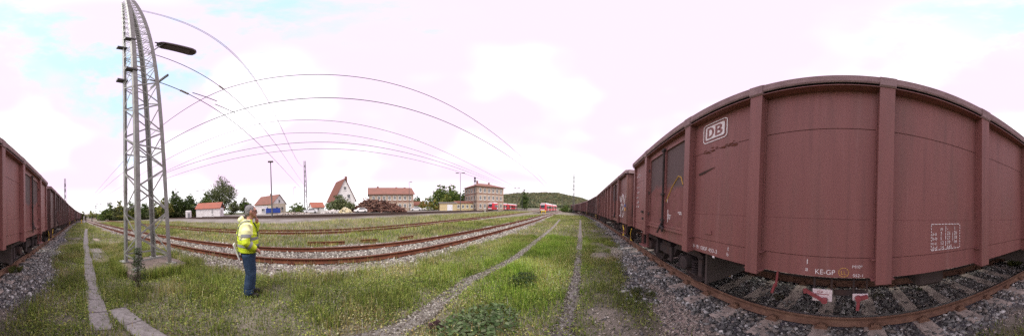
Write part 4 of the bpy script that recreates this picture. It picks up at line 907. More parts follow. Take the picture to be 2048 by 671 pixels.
# ------------------------------------------------------------------ wooded hill
hx = np.linspace(-1500,-300,70); hy = np.linspace(-900,260,60); HX, HY = np.meshgrid(hx, hy, indexing='ij')
def hillz(x, y):
    az = np.degrees(np.arctan2(x, y)); px = PX0+az/360*2048; d = np.hypot(x, y)
    prof = np.interp(px, [900,960,1000,1030,1060,1085,1110,1140,1165,1185,1205,1240], [0,18,27,30,29,30,30,26,20,12,3,0])   # crest height in photo pixels
    crest = d*np.tan(np.radians(prof/PSC)); return .92*crest*sstep(430, 800, d)*(.93+.14*vnoise(x, y, 60))
HZ = hillz(HX, HY)-1.0
mat('hill', (.09,.10,.055), (.13,.135,.07), .03, .95)
idx = np.arange(HX.size).reshape(HX.shape); Fh = np.stack([idx[:-1,:-1],idx[1:,:-1],idx[1:,1:],idx[:-1,1:]],-1).reshape(-1,4)
tag(npmesh('hill', np.stack([HX,HY,HZ],-1).reshape(-1,3), Fh, 'hill', smooth=True), kind='structure')
n = 9000; ax_ = rng.uniform(R(-140), R(-80), n); dd = rng.uniform(430, 860, n); tx = dd*np.sin(ax_); ty = dd*np.cos(ax_); tz = hillz(tx, ty); ok = tz > 4; tx, ty, tz = tx[ok], ty[ok], tz[ok]; n = len(tx)
nl = 26; d3 = rng.normal(size=(n, nl, 3)); d3 /= np.linalg.norm(d3, axis=2, keepdims=True); cs = rng.uniform(3.0,6.0,n)
ctrs = np.stack([tx,ty,tz+cs*.6],-1)[:,None,:]+d3*(cs[:,None,None]*np.array([1,1,1.15]))
def leaf_quads(c_, size):      # randomly turned quads, c_: (n,3)
    n = len(c_); a = rng.normal(size=(n,3)); a /= np.linalg.norm(a,axis=1,keepdims=True); b_ = np.cross(a, rng.normal(size=(n,3))); b_ /= np.linalg.norm(b_,axis=1,keepdims=True); s = (size*np.ones(n)*rng.uniform(.6,1.3,n))[:,None]
    V = np.stack([c_-a*s, c_-b_*s*.6, c_+a*s, c_+b_*s*.6],1).reshape(-1,3); return V, np.arange(4*n).reshape(n,4)
V, F_ = leaf_quads(ctrs.reshape(-1,3), np.repeat(cs*.50, nl)); hue = np.repeat(rng.uniform(.55,1.35,n), nl); pal = np.array([(.20,.23,.13),(.17,.20,.12),(.25,.25,.13),(.28,.25,.15)])[np.repeat(rng.integers(0,4,n), nl)]
cc = pal*hue[:,None]; tag(npmesh('forest', V, F_, 'leaf_attr', np.repeat(cc,4,axis=0)), 'dense green mixed forest covering the hill beyond the station', 'forest', kind='stuff')

# ================================================================== TREES
def tree(name, label, p, h, lobes, n, ls, pal, trunk=True, cat='tree', grp=None, squash=1.0, gap=.5, up=0):
    """lobes: (x, y, z, rx, ry, rz) in metres from the foot"""
    o = empty(name, p); tag(o, label, cat, grp); tot = sum(l[3]*l[4]*l[5] for l in lobes); Cn = []; Cc = []
    tops = []
    for l in lobes:
        k = max(6, int(n/14*(l[3]*l[4]*l[5])/tot)); d = rng.normal(size=(k,3)); d /= np.linalg.norm(d,axis=1,keepdims=True); q = rng.uniform(.45,1.05,k)**.6
        cl = np.array(l[:3])+d*q[:,None]*np.array(l[3:]); tops.append(l[:3])
        for c_ in cl:
            m_ = 14; r = (l[3]+l[5])*.5*.30; pts = c_+rng.normal(size=(m_,3))*r*np.array([.75,.75,.55]); Cn.append(pts); col = np.array(pal[rng.integers(len(pal))])*rng.uniform(.65,1.35); Cc.append(np.repeat(col[None],m_,0)*rng.uniform(.8,1.2,(m_,1)))
    P = np.concatenate(Cn); C_ = np.concatenate(Cc); keep = P[:,2] > .05; P, C_ = P[keep], C_[keep]
    V, F_ = leaf_quads(P, ls*1.35); npmesh('crown', V, F_, 'leaf_attr', np.repeat(C_*1.85*np.array([.97,1.08,.95]),4,axis=0), parent=o)
    if trunk:
        zt = max(l[2] for l in lobes); tk = MB().tube([(0,0,-.2),(.05,.03,zt*.35),(-.05,.05,zt*.75),(0,0,zt)], max(.12,h*.018), 8, .04)
        for t_ in tops[:8]: tk.tube([(0,0,min(t_[2]*.55, zt*.6)), (t_[0]*.5,t_[1]*.5,t_[2]*.82), t_], max(.05,h*.007), 5, .02)
        tk.build('trunk','bark',o)
    return o
GREEN = [(.085,.11,.030),(.060,.085,.025),(.115,.13,.040),(.045,.065,.022)]
DARK = [(.050,.070,.024),(.035,.052,.020),(.075,.090,.030)]
YEL = [(.14,.13,.035),(.10,.11,.03),(.17,.14,.045),(.06,.08,.025)]
OLIVE = [(.10,.105,.055),(.075,.085,.042),(.125,.125,.068),(.055,.062,.032)]
def tpx(px, r, w_px, top_y, bot_y=None):      # sizes in metres from the photograph
    p = base(px, r); top = at(px, top_y, r).z-p.z; wd = r*R(w_px/PSC); return p, wd, top
TG = 'trees along the far edge of the yard'
def std_tree(name, label, px, r, w_px, top_y, n, ls, pal, low=.12, grp=TG, cat='tree', nl=9):
    p, wd, h = tpx(px, r, w_px, top_y); lobes = []; wd *= 1.22; n = int(n*1.5); low = low-.06
    for k in range(nl):
        a = rng.random()*6.28; q = .25+.75*rng.random(); tt = (k+.5)/nl; z = h*(low+(.80-low)*tt); env = (1-(abs(tt-.42)/.75)**2)
        lobes.append((math.cos(a)*q*wd*.30*env, math.sin(a)*q*wd*.30*env, z, wd*.25*env*rng.uniform(.75,1.2), wd*.25*env*rng.uniform(.75,1.2), h*.13*rng.uniform(.8,1.2)))
    for s_ in (-1,1): e = Vector((p.y,-p.x,0)).normalized()*(s_*wd*.30); lobes.append((e.x,e.y,h*(low+.30+.12*rng.random()),wd*.19,wd*.19,h*.15))
    lobes.append((0,0,h*.86,wd*.17,wd*.17,h*.11)); lobes.append((0,0,h*(low+.38),wd*.34,wd*.34,h*.30))
    return tree(name, label, p, h, lobes, n, ls, pal, grp=grp, cat=cat)
std_tree('poplar_tree','tallest round airy tree rising behind the orange-roofed shed', 445, 72, 52, 350, 5200, .22, OLIVE, .2)
std_tree('broadleaf_tree','lower green tree hugging the left foot of the tallest tree', 416, 70, 34, 381, 2600, .22, GREEN)
std_tree('broadleaf_tree','ragged dark tree immediately right of the lattice mast', 352, 58, 34, 376, 2400, .20, DARK)
std_tree('broadleaf_tree','ragged dark tree left of the small white hut', 380, 60, 34, 384, 2400, .20, DARK)
std_tree('broadleaf_tree','yellowing bush tree seen behind the right leg of the mast', 330, 56, 30, 393, 2200, .2, YEL)
for px, w_, ty_, lb in ((222,26,403,'leftmost rounded tree of the hedge left of the mast'),(240,30,397,'second tree of the hedge left of the mast'),(262,30,401,'hedge tree seen through the left half of the mast'),(288,32,402,'hedge tree seen through the middle of the mast'),(310,28,404,'hedge tree seen through the right half of the mast')):
    std_tree('hedge_tree', lb, px, 62, w_, ty_, 2000, .2, YEL if px in (240,310) else GREEN, .02)
for i, (px, w_, ty_) in enumerate(((208,30,417),(232,34,413),(254,36,412),(276,36,413),(300,36,412),(322,36,411),(344,38,408),(366,40,409),(392,30,412))):
    std_tree('hedge_bush', '%s low bush, counted from the left, of the hedge crossing behind the mast' % ORD[i], px, 60, w_, ty_, 1300, .2, (GREEN, OLIVE, YEL)[i % 3], -.02, cat='bush')
std_tree('broadleaf_tree','small green tree between shed and dark storage box', 490, 74, 26, 394, 1600, .22, GREEN)
std_tree('broadleaf_tree','low tree behind the white shed gable', 468, 66, 26, 398, 1500, .2, OLIVE)
std_tree('hedge_bush','dark clipped hedge bush right of the red-roofed house', 597, 70, 34, 404, 1500, .18, GREEN, .0)
std_tree('round_bush','big round green bush in front of the gabled house', 680, 52, 50, 387, 4200, .17, OLIVE, .0, cat='bush')
std_tree('broadleaf_tree','dark crown of the big tree pair, left one', 882, 84, 42, 367, 4200, .26, GREEN)
std_tree('broadleaf_tree','dark crown of the big tree pair, right one', 903, 86, 40, 368, 4200, .26, GREEN)
std_tree('broadleaf_tree','smaller tree between big tree pair and station', 928, 88, 22, 380, 1800, .26, DARK)
std_tree('broadleaf_tree','bright yellow-green bush tree right of the yellow shed', 893, 76, 26, 388, 1700, .22, YEL)
std_tree('autumn_bush','orange and green autumn bush left of the yellow shed', 858, 68, 44, 395, 3200, .2, YEL+[(.24,.12,.05),(.05,.075,.025)], .0, cat='bush')
std_tree('broadleaf_tree','dark tree top behind the right end of the stone house', 834, 84, 22, 392, 1500, .25, DARK)
std_tree('conifer_tree','lone dark pointed tree before the wooded hill', 1049, 115, 14, 378, 1400, .3, DARK)
std_tree('trackside_bush','low green bush at the foot of the hill mast', 1131, 72, 22, 409, 1300, .16, GREEN, .0, cat='bush')
std_tree('trackside_bush','low bush closing the gap by the train tail', 1146, 68, 16, 412, 1000, .15, OLIVE, .0, cat='bush')
std_tree('trackside_bush','pale bush at the far end of the left train', 166, 80, 14, 421, 900, .16, YEL, .0, cat='bush')
std_tree('trackside_bush','distant light bush above the pale flat building', 186, 150, 30, 420, 1300, .3, YEL, .0, cat='bush')

# ================================================================== PERSON
def baked(mb, name, m, parent, voxel, smooth=6, extra=None):
    me = bpy.data.meshes.new('tmp'); me.from_pydata(mb.v, [], mb.f); t_ = bpy.data.objects.new('tmp', me); COL.objects.link(t_)
    md = t_.modifiers.new('r','REMESH'); md.mode = 'VOXEL'; md.voxel_size = voxel; md.use_smooth_shade = True
    if smooth: sm_ = t_.modifiers.new('s','SMOOTH'); sm_.iterations = smooth; sm_.factor = .5
    dg = bpy.context.evaluated_depsgraph_get(); res = bpy.data.meshes.new_from_object(t_.evaluated_get(dg)); bpy.data.objects.remove(t_); bpy.data.meshes.remove(me)
    res.name = name; res.materials.clear(); res.materials.append(M[m]); o = bpy.data.objects.new(name, res); COL.objects.link(o)
    if parent is not None: o.parent = parent
    return o
def loft(mb, rings, n=20):       # rings: (cx, cy, cz, rx, ry [, tilt of the ring about y])
    k = len(mb.v)
    for rg in rings:
        cx, cy, cz, rx, ry = rg[:5]; ti = rg[5] if len(rg) > 5 else 0
        for j in range(n): a = 2*math.pi*j/n; xx = rx*math.cos(a); mb.v.append((cx+xx*math.cos(ti), cy+ry*math.sin(a), cz+xx*math.sin(ti)))
    for i in range(len(rings)-1): mb.f += [(k+i*n+j,k+i*n+(j+1)%n,k+(i+1)*n+(j+1)%n,k+(i+1)*n+j) for j in range(n)]
    mb.f += [tuple(k+j for j in range(n-1,-1,-1)), tuple(k+(len(rings)-1)*n+j for j in range(n))]; return mb
def limb(mb, pts, n=12):         # pts: (x,y,z,r)
    P = [Vector(p[:3]) for p in pts]; k = len(mb.v); m_ = len(P)
    for i, p in enumerate(P):
        d = (P[min(i+1,m_-1)]-P[max(i-1,0)]).normalized(); u = Vector((0,0,1)) if abs(d.z) < .9 else Vector((1,0,0)); x_ = d.cross(u).normalized(); y_ = x_.cross(d)
        mb.v += [tuple(p+x_*(pts[i][3]*math.cos(2*math.pi*j/n))+y_*(pts[i][3]*math.sin(2*math.pi*j/n))) for j in range(n)]
    for i in range(m_-1): mb.f += [(k+i*n+j,k+i*n+(j+1)%n,k+(i+1)*n+(j+1)%n,k+(i+1)*n+j) for j in range(n)]
    mb.f += [tuple(k+j for j in range(n-1,-1,-1)), tuple(k+(m_-1)*n+j for j in range(n))]; return mb
def ball(mb, c_, r, n=16, m_=10, jit=0): return mb.add(*blob(c_, r, n, m_, jit))
PP = Vector((1.53,-2.56,0)); PP.z = float(gz(PP.x,PP.y))
# forward = local +x, the man's right = local -y (towards the camera)
bd = MB(); HXc = .075
ball(bd, (HXc,0,1.665), (.098,.076,.115)); ball(bd, (HXc+.035,0,1.612), (.062,.058,.060)); limb(bd, [(.02,0,1.44,.062),(.045,0,1.52,.058),(.06,0,1.60,.055)])
limb(bd, [(HXc+.088,0,1.675,.010),(HXc+.108,0,1.648,.015),(HXc+.116,0,1.638,.013),(HXc+.09,0,1.632,.012)], 8)      # nose
ball(bd, (HXc+.088,0,1.598), (.014,.024,.010), 10, 6); ball(bd, (HXc+.078,0,1.567), (.022,.026,.018), 10, 6); ball(bd, (HXc+.082,0,1.694), (.022,.055,.012), 10, 6)
for s in (-1,1): ball(bd, (HXc-.002,s*.081,1.655), (.022,.012,.036), 10, 6)
loft(bd, [(0,0,.86,.11,.15),(.01,0,1.0,.115,.15),(0,0,1.2,.12,.15),(-.01,0,1.38,.10,.15),(0,0,1.47,.07,.10)])
SH = {-1: Vector((-.02,-.19,1.42)), 1: Vector((-.01,.19,1.42))}
EL = {-1: Vector((-.035,-.27,1.135)), 1: Vector((.13,.25,1.20))}
WR = {-1: Vector((.125,-.215,1.02)), 1: Vector((.185,.10,1.45))}
HD = {-1: Vector((.19,-.19,.96)), 1: Vector((.178,.065,1.53))}
for s in (-1,1):
    limb(bd, [(*(SH[s]+Vector((0,-s*.05,-.02))),.045),(*((SH[s]+EL[s])/2),.042),(*EL[s],.038),(*((EL[s]+WR[s])/2),.038),(*WR[s],.028)])
    d = (HD[s]-WR[s]).normalized(); sd_ = d.cross(Vector((0,0,1)) if s < 0 else Vector((1,0,0))).normalized(); nn = sd_.cross(d)
    limb(bd, [(*WR[s],.027),(*(WR[s]+d*.04),.034),(*(WR[s]+d*.085),.032)])
    for q, (off_, ln) in enumerate(((-.027,.062),(-.009,.074),(.009,.070),(.026,.056))):
        a0 = WR[s]+d*.08+sd_*off_; a1 = a0+d*ln*.5+nn*(-.010); a2 = a0+d*ln*.85+nn*(-.032); limb(bd, [(*a0,.0105),(*a1,.0095),(*a2,.0085)], 8)
    a0 = WR[s]+d*.03-sd_*.026; limb(bd, [(*a0,.013),(*(a0+d*.03-sd_*.022-nn*.012),.0115),(*(a0+d*.058-sd_*.026-nn*.028),.009)], 8)
LG = {-1: [(.0,-.095,.90,.10),(.015,-.10,.70,.085),(.03,-.10,.50,.062),(-.0,-.10,.30,.060),(-.03,-.10,.10,.042)], 1: [(.0,.095,.90,.10),(.03,.10,.70,.085),(.055,.10,.50,.062),(.04,.10,.30,.060),(.015,.10,.10,.042)]}
for s in (-1,1): limb(bd, LG[s]); ax_, ay_ = LG[s][-1][:2]; limb(bd, [(ax_-.04,ay_,.06,.035),(ax_+.06,ay_,.045,.04),(ax_+.17,ay_,.035,.028)])
person = baked(bd, 'person', 'skin', None, .0065, 2); person.location = PP; person.rotation_euler = (0,0,math.atan2(-.51,-.86))
tag(person, 'grey-haired man in yellow high-visibility jacket and jeans, hand at his chin', 'person')
tr_ = MB(); loft(tr_, [(.005,0,.80,.135,.175),(.0,0,.90,.140,.180),(0,0,1.03,.145,.175)])
for s in (-1,1): limb(tr_, [(x_,y_,z_,r_+(.024 if z_ > .6 else .030 if z_ > .4 else .032)) for x_,y_,z_,r_ in LG[s][:-1]]+[(LG[s][-1][0],LG[s][-1][1],.16,.074),(LG[s][-1][0]+.01,LG[s][-1][1],.075,.080)])
for s in (-1,1):
    for q in range(5): zz = .13+.05*q+.0; cx_ = LG[s][3][0]*(zz/.3)+LG[s][4][0]*(1-zz/.3); mbr = [(cx_+.084*math.cos(a),LG[s][0][1]*1.0+(.084)*math.sin(a),zz+.012*math.sin(a*2+q*2)) for a in [2*math.pi*j/12 for j in range(13)]]; tr_.tube(mbr, .012, 6)
baked(tr_, 'trousers', 'jeans', person, .011, 3)
for s in (-1,1):
    bt = MB(); ax_, ay_ = LG[s][-1][:2]; limb(bt, [(ax_-.005,ay_,.13,.055),(ax_-.01,ay_,.08,.055),(ax_+.0,ay_,.05,.05)]); limb(bt, [(ax_-.055,ay_,.045,.045),(ax_+.06,ay_,.045,.052),(ax_+.16,ay_,.042,.050),(ax_+.205,ay_,.035,.034)]); bt.box(ax_-.10,ax_+.235,ay_-.05,ay_+.05,.0,.022); baked(bt, 'boot', 'boot', person, .009, 2)
jk = MB(); loft(jk, [(.0,0,.925,.185,.205),(.005,0,.97,.190,.212),(.005,0,1.08,.192,.212),(-.01,0,1.20,.185,.212),(-.022,0,1.32,.172,.215),(-.02,0,1.42,.145,.205),(-.01,0,1.475,.105,.13),(.015,0,1.52,.085,.085)], 28)
for s in (-1,1):
    e2 = (EL[s]+WR[s])/2; limb(jk, [(*(SH[s]+Vector((0,-s*.03,.0))),.088),(*((SH[s]*2+EL[s])/3),.090),(*((SH[s]+EL[s]*2)/3),.082),(*EL[s],.076),(*e2,.066),(*(WR[s]),.054)], 16)
limb(jk, [(-.10,-.07,1.50,.045),(-.125,0,1.51,.055),(-.10,.07,1.50,.045)]); limb(jk, [(-.085,-.05,1.54,.035),(-.10,0,1.55,.04),(-.085,.05,1.54,.035)])   # hood lying on the back
for zz, dx in ((1.13,.0),(1.01,.004),(1.26,-.012)): jk.tube([(dx+.188*math.cos(a), .206*math.sin(a), zz+.014*math.sin(3*a+zz*9)) for a in [2*math.pi*j/24 for j in range(25)]], .013, 6)
jacket = baked(jk, 'jacket', 'hivis', person, .011, 4)
nv = len(jacket.data.vertices)
# bright light on shoulders and near sleeve, painted in as a second jacket material
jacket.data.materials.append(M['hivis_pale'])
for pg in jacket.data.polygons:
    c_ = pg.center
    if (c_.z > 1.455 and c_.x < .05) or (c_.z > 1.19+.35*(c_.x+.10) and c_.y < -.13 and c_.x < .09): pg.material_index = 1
def ringband(name, c_, d, r, wd, rr=None, m='reflective'):
    d = Vector(d).normalized(); u = Vector((0,1,0)) if abs(d.y) < .9 else Vector((1,0,0)); x_ = d.cross(u).normalized(); y_ = x_.cross(d); n = 28; V = []
    for o_ in (-wd/2, wd/2):
        for j in range(n): a = 2*math.pi*j/n; V.append(Vector(c_)+d*o_+x_*(r*math.cos(a))+y_*((rr or r)*math.sin(a)))
    return MB().add(V, [(j,(j+1)%n,n+(j+1)%n,n+j) for j in range(n)]).build(name, m, jacket, smooth=True)
ringband('reflective_band',(.002,0,1.19),(0,0,1),.193,.052,.219); ringband('reflective_band',(.004,0,1.06),(0,0,1),.2005,.052,.220)
for s in (-1,1):
    dd_ = EL[s]-SH[s]; ringband('sleeve_band', SH[s]+dd_*.62, dd_, .089, .05); dd_ = WR[s]-EL[s]; ringband('sleeve_band', EL[s]+dd_*.34, dd_, .078, .05)
    sb_ = MB().tube([(.06,s*.12,1.497),(-.02,s*.13,1.508),(-.10,s*.125,1.475),(-.165,s*.12,1.38),(-.185,s*.12,1.25)],.012,6); sb_.build('shoulder_band','reflective',jacket)
MB().box(.10,.135,-.012,.012,.95,1.47).build('zip_flap','dark',jacket) if False else None
lan = MB().tube([(.10,-.05,1.47),(.165,-.06,1.36),(.178,-.07,1.22)],.007,5).tube([(.12,.03,1.46),(.168,-.03,1.36),(.178,-.07,1.22)],.007,5); lan.build('lanyard','dark',jacket)
pk = MB()
for q in range(7): pk.tube([(.185+.012*math.cos(a*1+q),-.085+.045*math.cos(a+q),1.005+.045*math.sin(a*1.0+q*.7)) for a in [2*math.pi*j/10 for j in range(9)]], .006, 5)
pk.build('cord_bundle','dark',jacket)
hr = MB(); ball(hr,(HXc-.018,0,1.692),(.100,.081,.096)); ball(hr,(HXc-.050,0,1.640),(.062,.074,.068)); hro = baked(hr,'hair','hair',person,.010,1)
for v in hro.data.vertices:
    v.co += Vector((rng.normal(),rng.normal(),rng.normal()))*.0028
    if v.co.x > HXc+.052 and v.co.z < 1.735: v.co.x = HXc+.040
    if v.co.z < 1.60 and v.co.x > HXc-.02: v.co.z = 1.605
for s in (-1,1):
    gl = MB().tube([(HXc+.102+.0*s,s*.036+.024*math.cos(a),1.672+.018*math.sin(a)) for a in [2*math.pi*j/12 for j in range(13)]],.0035,5).tube([(HXc+.10,s*.06,1.676),(HXc+.0,s*.083,1.672)],.0035,5); gl.build('glasses','dark',person)
    ball_ = MB(); ball(ball_, (HXc+.088,s*.034,1.672),(.009,.012,.008),10,6); ball_.build('eye','dark',person)
cb = MB().box(-.012,.012,-.11,.11,-.15,.15); o = cb.build('clipboard','white',None,.004); o.matrix_world = Matrix.Translation(PP) @ Matrix.Rotation(math.atan2(-.51,-.86),4,'Z') @ Matrix.Translation((-.205,-.06,.945)) @ Matrix.Rotation(R(-20),4,'Y'); tag(o,'white clipboard tucked behind the hip of the man','clipboard')

# ================================================================== BALLAST STONES
def stones(name, label, X, Y, Z, size, pal, flat=.7):
    n = len(X); base_ = np.array([(-1,-1,-1),(1,-1,-1),(1,1,-1),(-1,1,-1),(-1,-1,1),(1,-1,1),(1,1,1),(-1,1,1)], float); fc = np.array([(0,3,2,1),(4,5,6,7),(0,1,5,4),(1,2,6,5),(2,3,7,6),(3,0,4,7)])
    v = base_[None]*(.5+.28*rng.normal(size=(n,8,3)).clip(-1.3,1.3)); v *= (size*(.38+1.15*rng.random(n)**1.6))[:,None,None]; v[:,:,2] *= flat
    q = rng.normal(size=(n,4)); q /= np.linalg.norm(q,axis=1,keepdims=True); w_,x_,y_,z_ = q.T
    Rm = np.stack([1-2*(y_*y_+z_*z_),2*(x_*y_-z_*w_),2*(x_*z_+y_*w_),2*(x_*y_+z_*w_),1-2*(x_*x_+z_*z_),2*(y_*z_-x_*w_),2*(x_*z_-y_*w_),2*(y_*z_+x_*w_),1-2*(x_*x_+y_*y_)],-1).reshape(n,3,3)
    v = np.einsum('nij,nkj->nki', Rm, v)+np.stack([X,Y,Z],-1)[:,None,:]
    c_ = np.array(pal)[rng.integers(0,len(pal),n)]*rng.uniform(.7,1.35,(n,1))*np.array([1.03,1.06,.97])
    o = npmesh(name, v.reshape(-1,3), (fc[None]+8*np.arange(n)[:,None,None]).reshape(-1,4), 'stone_attr', np.repeat(c_,8,axis=0)); tag(o, label, 'ballast', kind='stuff'); return o
def sample(n, x0, x1, y0, y1): return rng.uniform(x0,x1,n), rng.uniform(y0,y1,n)
DKP = [(.18,.177,.175),(.25,.245,.24),(.11,.108,.106),(.34,.335,.33),(.22,.20,.185),(.60,.585,.575),(.29,.255,.23)]
def offrail(x, y, T): d = np.abs(np.abs(y-T(x))-.754); return d > .085
_sv = rng.uniform(.42, 1.0, 400)
def onsleeper(x, y):
    ph = np.abs((x+24.32+.325) % .65-.325); si = np.floor((x+24.32+.325)/.65).astype(int) % 400
    return (ph < .11) & ((np.abs(y-T1(x)) < 1.04+.3*(fbm(x, y, .3, 2)-.5))) & (fbm(x*1.0, y, .35, 2) < _sv[si]+.12)
X, Y = sample(74000, -8.5, 10.5, .2, 5.2); d_ = zones(X,Y)[0]; k = (rng.random(len(X)) < d_*.97) & offrail(X,Y,T1) & ~(onsleeper(X,Y) & (rng.random(len(X)) < .93)); X, Y = X[k], Y[k]
stones('ballast_stones','dark grey ballast stones around the freight train track', X, Y, gz(X,Y)+rng.uniform(-.008,.012,len(X)), .043, DKP)
X, Y = sample(26000, -40, 45, -.5, 5.4); d_ = zones(X,Y)[0]; k = (rng.random(len(X)) < d_) & ((X < -8.5) | (X > 10.5)) & offrail(X,Y,T1) & ~(onsleeper(X,Y) & (rng.random(len(X)) < .8)); X, Y = X[k], Y[k]
stones('ballast_stones','dark grey ballast stones along both far ends of the train', X, Y, gz(X,Y), .07, DKP)
PLP = [(.31,.275,.255),(.24,.21,.195),(.42,.38,.355),(.18,.155,.14),(.34,.30,.275),(.13,.11,.10),(.54,.51,.48)]
X, Y = sample(90000, -14, 14, -9.4, -2.6); d_ = sstep(.3,-.2,np.abs(Y-T2(X))-1.5+(fbm(X,Y,1.3,4)-.5)*1.2); cov = sstep(.45,.62,fbm(X-7,Y+3,.6,3)); k = (rng.random(len(X)) < d_*(1-.55*cov)) & offrail(X,Y,T2); X, Y = X[k], Y[k]
stones('ballast_stones','pale pinkish ballast stones of the track behind the man', X, Y, gz(X,Y)+rng.uniform(-.01,.012,len(X)), .050, PLP)
X, Y = sample(26000, -45, 40, -24, -2); d_ = np.maximum(sstep(.3,-.2,np.abs(Y-T2(X))-1.4)*((X < -14) | (X > 14)), .6*sstep(.3,-.2,np.abs(Y-T3(X))-1.1)); k = (rng.random(len(X)) < d_) & offrail(X,Y,T2) & offrail(X,Y,T3); X, Y = X[k], Y[k]
stones('ballast_stones','pale ballast stones of the farther overgrown track', X, Y, gz(X,Y), .08, PLP)
def near_path(x, y, pts): 
    d = np.full(len(x), 9.); 
    for (xa,ya),(xb,yb) in zip(pts[:-1],pts[1:]):
        tt = np.clip(((x-xa)*(xb-xa)+(y-ya)*(yb-ya))/((xb-xa)**2+(yb-ya)**2),0,1); d = np.minimum(d, np.hypot(x-xa-tt*(xb-xa), y-ya-tt*(yb-ya)))
    return d
X, Y = sample(150000, -9, .4, -3.1, 0); dA = near_path(X,Y,PATHA); dB = near_path(X,Y,PATHB); k = ((dA < .12) | (dB < .15)) & (rng.random(len(X)) < .6*sstep(.25,.5,fbm(X,Y,.4,3))); X, Y = X[k], Y[k]
stones('path_gravel','fine pale gravel strewn on the two strips through the grass', X, Y, gz(X,Y)+.012, .020, [(.30,.27,.25),(.22,.19,.18),(.38,.35,.33),(.14,.115,.10),(.10,.08,.07),(.19,.16,.14)])
X, Y = sample(60000, -7, 7, -.6, 2.1); dd_ = zones(X,Y); k = rng.random(len(X)) < np.clip(dd_[2]*.8+.35*(1-dd_[3])*(1-dd_[0]),0,1); X, Y = X[k], Y[k]
stones('loose_gravel','fine pale and grey gravel scattered between path and ballast', X, Y, gz(X,Y)+.004, .022, [(.44,.37,.32),(.34,.29,.25),(.52,.46,.42),(.24,.21,.19),(.15,.14,.14)])

# ================================================================== GRASS AND WEEDS
def blades(name, label, X, Y, h, wd, cols, lean=.5, cat='grass'):
    n = len(X); a = rng.random(n)*2*np.pi; ln = rng.uniform(0,lean,n)*h; ux, uy = np.cos(a), np.sin(a); z0 = gz(X,Y)-.004; w_ = wd*rng.uniform(.6,1.3,n)
    b0 = np.stack([X-uy*w_/2, Y+ux*w_/2, z0],-1); b1 = np.stack([X+uy*w_/2, Y-ux*w_/2, z0],-1)
    m0 = np.stack([X+ux*ln*.3-uy*w_*.4, Y+uy*ln*.3+ux*w_*.4, z0+h*.6],-1); m1 = np.stack([X+ux*ln*.3+uy*w_*.4, Y+uy*ln*.3-ux*w_*.4, z0+h*.6],-1); tp = np.stack([X+ux*ln, Y+uy*ln, z0+h*np.sqrt(np.maximum(.15,1-(ln/h)**2*.5))],-1)
    V = np.stack([b0,b1,m1,m0,tp],1).reshape(-1,3); k = 5*np.arange(n)[:,None]
    F_ = np.concatenate([k+np.array([[0,1,2]]),k+np.array([[0,2,3]]),k+np.array([[3,2,4]])],0)
    o = npmesh(name, V, F_, 'leaf_attr', np.repeat(cols,5,axis=0)); tag(o, label, cat, kind='stuff'); return o
def leaves(name, label, X, Y, Zo, size, cols, tilt=.6, cat='weeds', kind='stuff'):
    n = len(X); nrm = np.stack([rng.normal(size=n)*tilt, rng.normal(size=n)*tilt, np.ones(n)],-1); nrm /= np.linalg.norm(nrm,axis=1,keepdims=True)
    u = np.cross(nrm, rng.normal(size=(n,3))); u /= np.linalg.norm(u,axis=1,keepdims=True); v = np.cross(nrm,u); s = (size*rng.uniform(.55,1.35,n))[:,None]; c_ = np.stack([X,Y,gz(X,Y)+Zo],-1)
    V = np.stack([c_-u*s*.5, c_-v*s*.32+u*s*.05, c_+u*s*.5-nrm*s*.12, c_+v*s*.32+u*s*.05],1).reshape(-1,3)
    o = npmesh(name, V, np.arange(4*n).reshape(n,4), 'leaf_attr', np.repeat(cols,4,axis=0)); tag(o, label, cat, kind=kind); return o
GP = np.array([(.165,.205,.055),(.125,.165,.042),(.215,.235,.075),(.085,.120,.036),(.26,.25,.10)]); DRY = np.array([(.42,.34,.20),(.33,.25,.14),(.55,.48,.34),(.24,.16,.095),(.30,.26,.15)])
def gcol(X, Y, dry=.15, bright=1.0):
    n = len(X); dr = np.clip(dry-.05+ (fbm(X+5,Y+31,1.0,4)-.5)*1.9, .02, .9); isd = rng.random(n) < dr; c_ = GP[rng.integers(0,len(GP),n)]; c_[isd] = DRY[rng.integers(0,len(DRY),isd.sum())]
    tone = .45+1.10*fbm(X-11,Y+8,1.3,4); return np.minimum(c_*tone[:,None]*rng.uniform(.45,1.75,(n,1))*bright*1.46*np.array([.97,1.03,.78]), .75)
def blocked(x, y):      # slabs, mast block, rails, posts
    f = (np.abs(x-MC[0]-.03) < .74) & (np.abs(y-MC[1]+.09) < .88)
    f |= (x > 1.95) & (x < 19) & (np.abs(y+.245+.0016*x*x) < .125+.09*(vnoise(x,y,.35)-.5)) & (rng.random(len(x)) < .95)
    f |= (x > 1.05) & (x < 2.5) & (np.abs(y+.605+(2.27-x)*.195) < .14) & (rng.random(len(x)) < .96)
    f |= (x > 5.6) & (x < 8.2) & (y > -1.12) & (y < -.5) & (rng.random(len(x)) < .8)
    wob = .07*(fbm(x+1,y+2,.35,3)-.5)*2; pk_ = sstep(.62,.45,fbm(x-3,y+4,.8,3)); f |= (near_path(x,y,PATHA) < .10+wob) & (rng.random(len(x)) < .45+.5*pk_); f |= (near_path(x,y,PATHB) < .135+wob) & (rng.random(len(x)) < .62+.36*pk_)
    f |= ~offrail(x,y,T1) | ~offrail(x,y,T2); return f
def dens(x, y):
    z = zones(x,y); g_ = z[3]; n = fbm(x+3,y-2,.9,4); d_ = g_*(.50+.50*sstep(.32,.55,n)); lush = sstep(-1.0,-3.0,x)*sstep(.2,-.4,y)*sstep(-4,-2,y); return np.clip(d_+.5*lush*g_,0,1), lush
X, Y = sample(330000, -9, 9.5, -4.6, 2.2); d_, lu = dens(X,Y); k = (rng.random(len(X)) < d_) & ~blocked(X,Y); X, Y, lu = X[k], Y[k], lu[k]
